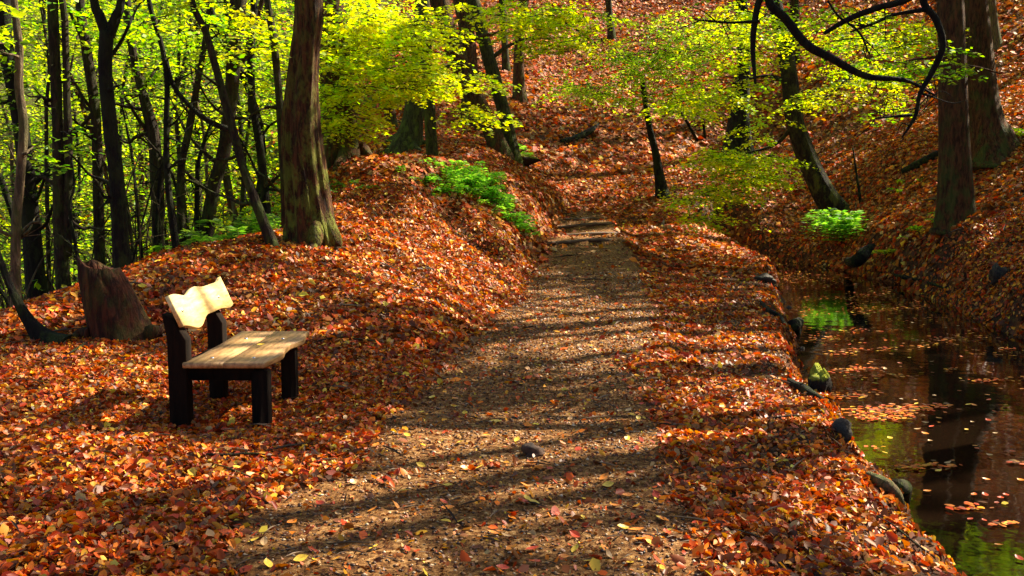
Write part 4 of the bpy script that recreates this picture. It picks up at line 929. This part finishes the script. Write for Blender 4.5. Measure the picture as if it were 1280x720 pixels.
log('driftwood', 'peeled pale root end jutting from the near bank at lower right', [(1085,598),(1103,612),(1118,628),(1128,640)], [.03, .045, .04, .015], M_BARK_TAN, 5, 'driftwood')
log('fallen_log', 'dark log half buried on the middle slope above the path', [(702,180),(718,178),(735,170),(748,158)], [.1, .15, .13, .05], M_BARK_DARK, 6)
log('fallen_branch', 'mossy wet log lying in the stream below the peeled root', [(1120,615),(1145,622),(1170,632),(1192,645)], [.04, .06, .06, .03], M_BARK_GREEN, 7, 'branch')
for k, (pts, lab) in enumerate([([(985,478),(1000,488),(1018,500),(1036,508)], 'dark exposed root arching beside the mossy stone on the near bank'),([(950,378),(962,392),(975,400),(985,415)], 'dark exposed root at the bank edge beyond the mossy stone'),([(1100,345),(1120,350),(1150,352),(1180,362)], 'dark exposed root under the overhanging right bank')]):
    log('root', lab, pts, [.02, .04, .035, .015], M_BARK_DARK, 11 + k, 'root')
for k in range(26):
    px = RS.uniform(20, 1240); py = RS.uniform(200, 690)
    c = G(px, py)
    if water_s(c[0], c[1]) < .3 or path_m(np.array([c[0]]), np.array([c[1]]))[0] > .1: continue
    a = RS.uniform(0, 3.14); l = RS.uniform(.15, .5) * (1 + c[1] * .04); pts = []
    for t in (-.5, -.15, .2, .5):
        x, y = c[0] + math.cos(a) * l * t + RS.randn() * .01, c[1] + math.sin(a) * l * t; pts.append((x, y, h1(x, y) + .03))
    g = Geo(); r = RS.uniform(.004, .010) * (1 + c[1] * .03); tube(g, pts, [r * .7, r, r * .8, r * .4], 5, 3, .1)
    tag(g.build('fallen_stick', M_BARK, None, True, pts[0]), 'thin dead stick lying among the fallen leaves', 'stick', 'dead sticks among the fallen leaves')
# step logs
for k, sy in enumerate(STEP_Y):
    c = np.interp(sy, pc[:, 1], pc[:, 0]); w = np.interp(sy, pw[:, 1], pw[:, 0]) * .95; pts = []
    for t in (-1, -.4, .3, 1):
        x = c + w * t; y = sy + .30 * t + RS.randn() * .03; pts.append((x, y, h1(x, y + .12) - .015))
    g = Geo(); tube(g, pts, [.032, .042, .038, .028], 10, 5, .16, seed=k)
    tag(g.build('path_step', M_STEP, None, True, pts[0]), ['lowest', 'second lowest', 'second highest', 'highest'][k] + ' of the four log edged steps where the path climbs', 'step', 'log edged steps on the path')

# ------------------------------------------------------------------ single leaves: on the path and afloat
def leaf_mesh(name, mat, curl=.12):
    ol = [(0,0),(.12,.13),(.3,.26),(.5,.30),(.7,.24),(.88,.11),(1,0)]
    V = []; F = []
    for k, (u, w) in enumerate(ol):
        cz = curl * (u - .4) ** 2
        V += [(u - .5, -w, cz + w * .25), (u - .5, 0, cz), (u - .5, w, cz + w * .18)]
        if k: a = 3 * k; F += [(a-3, a-2, a+1, a), (a-2, a-1, a+2, a+1)]
    me = bpy.data.meshes.new(name); me.from_pydata(V, [], F); me.materials.append(mat); me.update(); return me
def flat_leaf_mat(name, c):
    m, nt, bs, out = newmat(name); n = noise(nt, 5, mapping(nt, (1, 1, 1)), 4)
    nt.links.new(ramp(nt, n, [(.3, tuple(x * .6 for x in c)), (.65, c)]), bs.inputs['Base Color']); bs.inputs['Roughness'].default_value = .4; return m
LM = {k: leaf_mesh('leaf_' + k, flat_leaf_mat(k + '_fallen_leaf', c), q) for k, c, q in (('yellow', (.85,.55,.05), .3), ('orange', (.80,.25,.02), .4), ('red', (.62,.06,.01), .35), ('tan', (.55,.33,.14), .6))}
def put_leaf(kind, p, size, label, group, nm='fallen_leaf', flat=.25):
    o = bpy.data.objects.new(nm, LM[kind]); COL.objects.link(o); o.location = tuple(p); o.scale = (size,) * 3
    o.rotation_euler = (RS.randn() * flat, RS.randn() * flat, RS.uniform(0, 6.28)); tag(o, label, 'leaf', group)
kk_ = list(LM)
big = [(575,557,'yellow'),(668,708,'red'),(487,516,'yellow'),(640,690,'orange'),(600,588,'yellow'),(795,668,'orange'),(830,655,'orange'),(505,618,'yellow'),(560,610,'yellow'),(380,600,'yellow'),(365,658,'orange'),(700,498,'orange'),(540,500,'yellow'),(735,540,'tan'),(620,530,'yellow'),(430,690,'yellow'),(560,640,'orange'),(470,560,'orange'),(760,610,'yellow'),(325,640,'yellow')]
for px, py, kd in big:
    c = G(px, py); put_leaf(kd, c + [0, 0, .015], RS.uniform(.065, .085), kd + ' fallen leaf lying on the bare near part of the path', kd + ' leaves on the near path')
cnt = 0
while cnt < 130:
    px = RS.uniform(250, 880); py = RS.uniform(390, 715); c = G(px, py)
    if path_m(np.array([c[0]]), np.array([c[1]]))[0] < .4: continue
    kd = kk_[RS.choice(4, p=[.28, .30, .22, .2])]; cnt += 1
    put_leaf(kd, c + [0, 0, .012], RS.uniform(.04, .065) * (1 + c[1] * .015), kd + ' fallen leaf scattered on the trodden path', kd + ' leaves scattered on the path')
put_leaf('yellow', B(.12, .15, .45), .06, 'small yellow leaf lying on the bench seat', None)
# afloat: drifts in long lines plus single leaves
L = Leaves()
drifts = [(1130,385,60,6,120),(1200,425,50,6,80),(1080,372,60,6,120),(980,345,40,10,160),(1240,440,30,6,40),(1050,425,40,5,60),(1080,412,50,4,50),(1120,434,60,3,26),(1070,462,40,3,50),(1100,470,60,2,30),(1110,513,55,5,150),(1090,522,50,4,90),(1060,494,30,4,40),(1160,508,25,3,24),(1075,563,35,3,30),(1150,583,40,4,34),(1210,635,30,4,18),(1250,655,20,2,12),
          (1245,475,35,3,30),(1190,462,18,2,10),(1000,420,30,8,60),(1060,440,30,4,40),(1010,352,50,8,160),(960,330,40,8,150),(1120,362,50,5,80),(1180,378,40,5,60),(1075,385,40,8,60),(1010,385,30,10,90),(1270,580,20,3,12),(1130,400,50,3,30),(1070,350,30,5,60),(1240,398,40,8,60)]
for (cx, cy, rx, ry, n) in drifts:
    n = int(n * 1.3); px = cx + RS.randn(n) * rx * .55; py = cy + RS.randn(n) * ry * .6 - (px - cx) * .04
    a, b, c = ray(px, py); k = (WZ + .006 - CAMZ) / c; x = a * k; y = b * k; ok = (water_s(x, y) < .02) & (c < 0); x = x[ok]; y = y[ok]; n = len(x)
    L.add(np.stack([x, y, np.full(n, WZ + .008) + RS.rand(n) * .008], -1), RS.randn(n, 3) * [1, 1, .02], np.array([0, 0, 1.]) + RS.randn(n, 3) * .10, .055 * RS.uniform(.7, 1.3, n), pick(n, PW_WARM))
tag(L.build('floating_leaf_drift', M_LITTER, full=True, curl=.06), 'orange leaves drifted together in lines on the dark stream water', 'floating leaves', kind='stuff')
cnt = 0
while cnt < 90:
    px = RS.uniform(1000, 1280); py = RS.uniform(380, 715); a, b, c = ray(px, py); k = (WZ - CAMZ) / c; x, y = a * k, b * k
    if water_s(np.array([x]), np.array([y]))[0] > -.05: continue
    kd = kk_[RS.choice(4, p=[.15, .4, .25, .2])]; cnt += 1
    put_leaf(kd, (x, y, WZ + .012), RS.uniform(.045, .07), kd + ' leaf floating singly on the dark stream', kd + ' leaves floating singly on the stream', 'floating_leaf', .05)
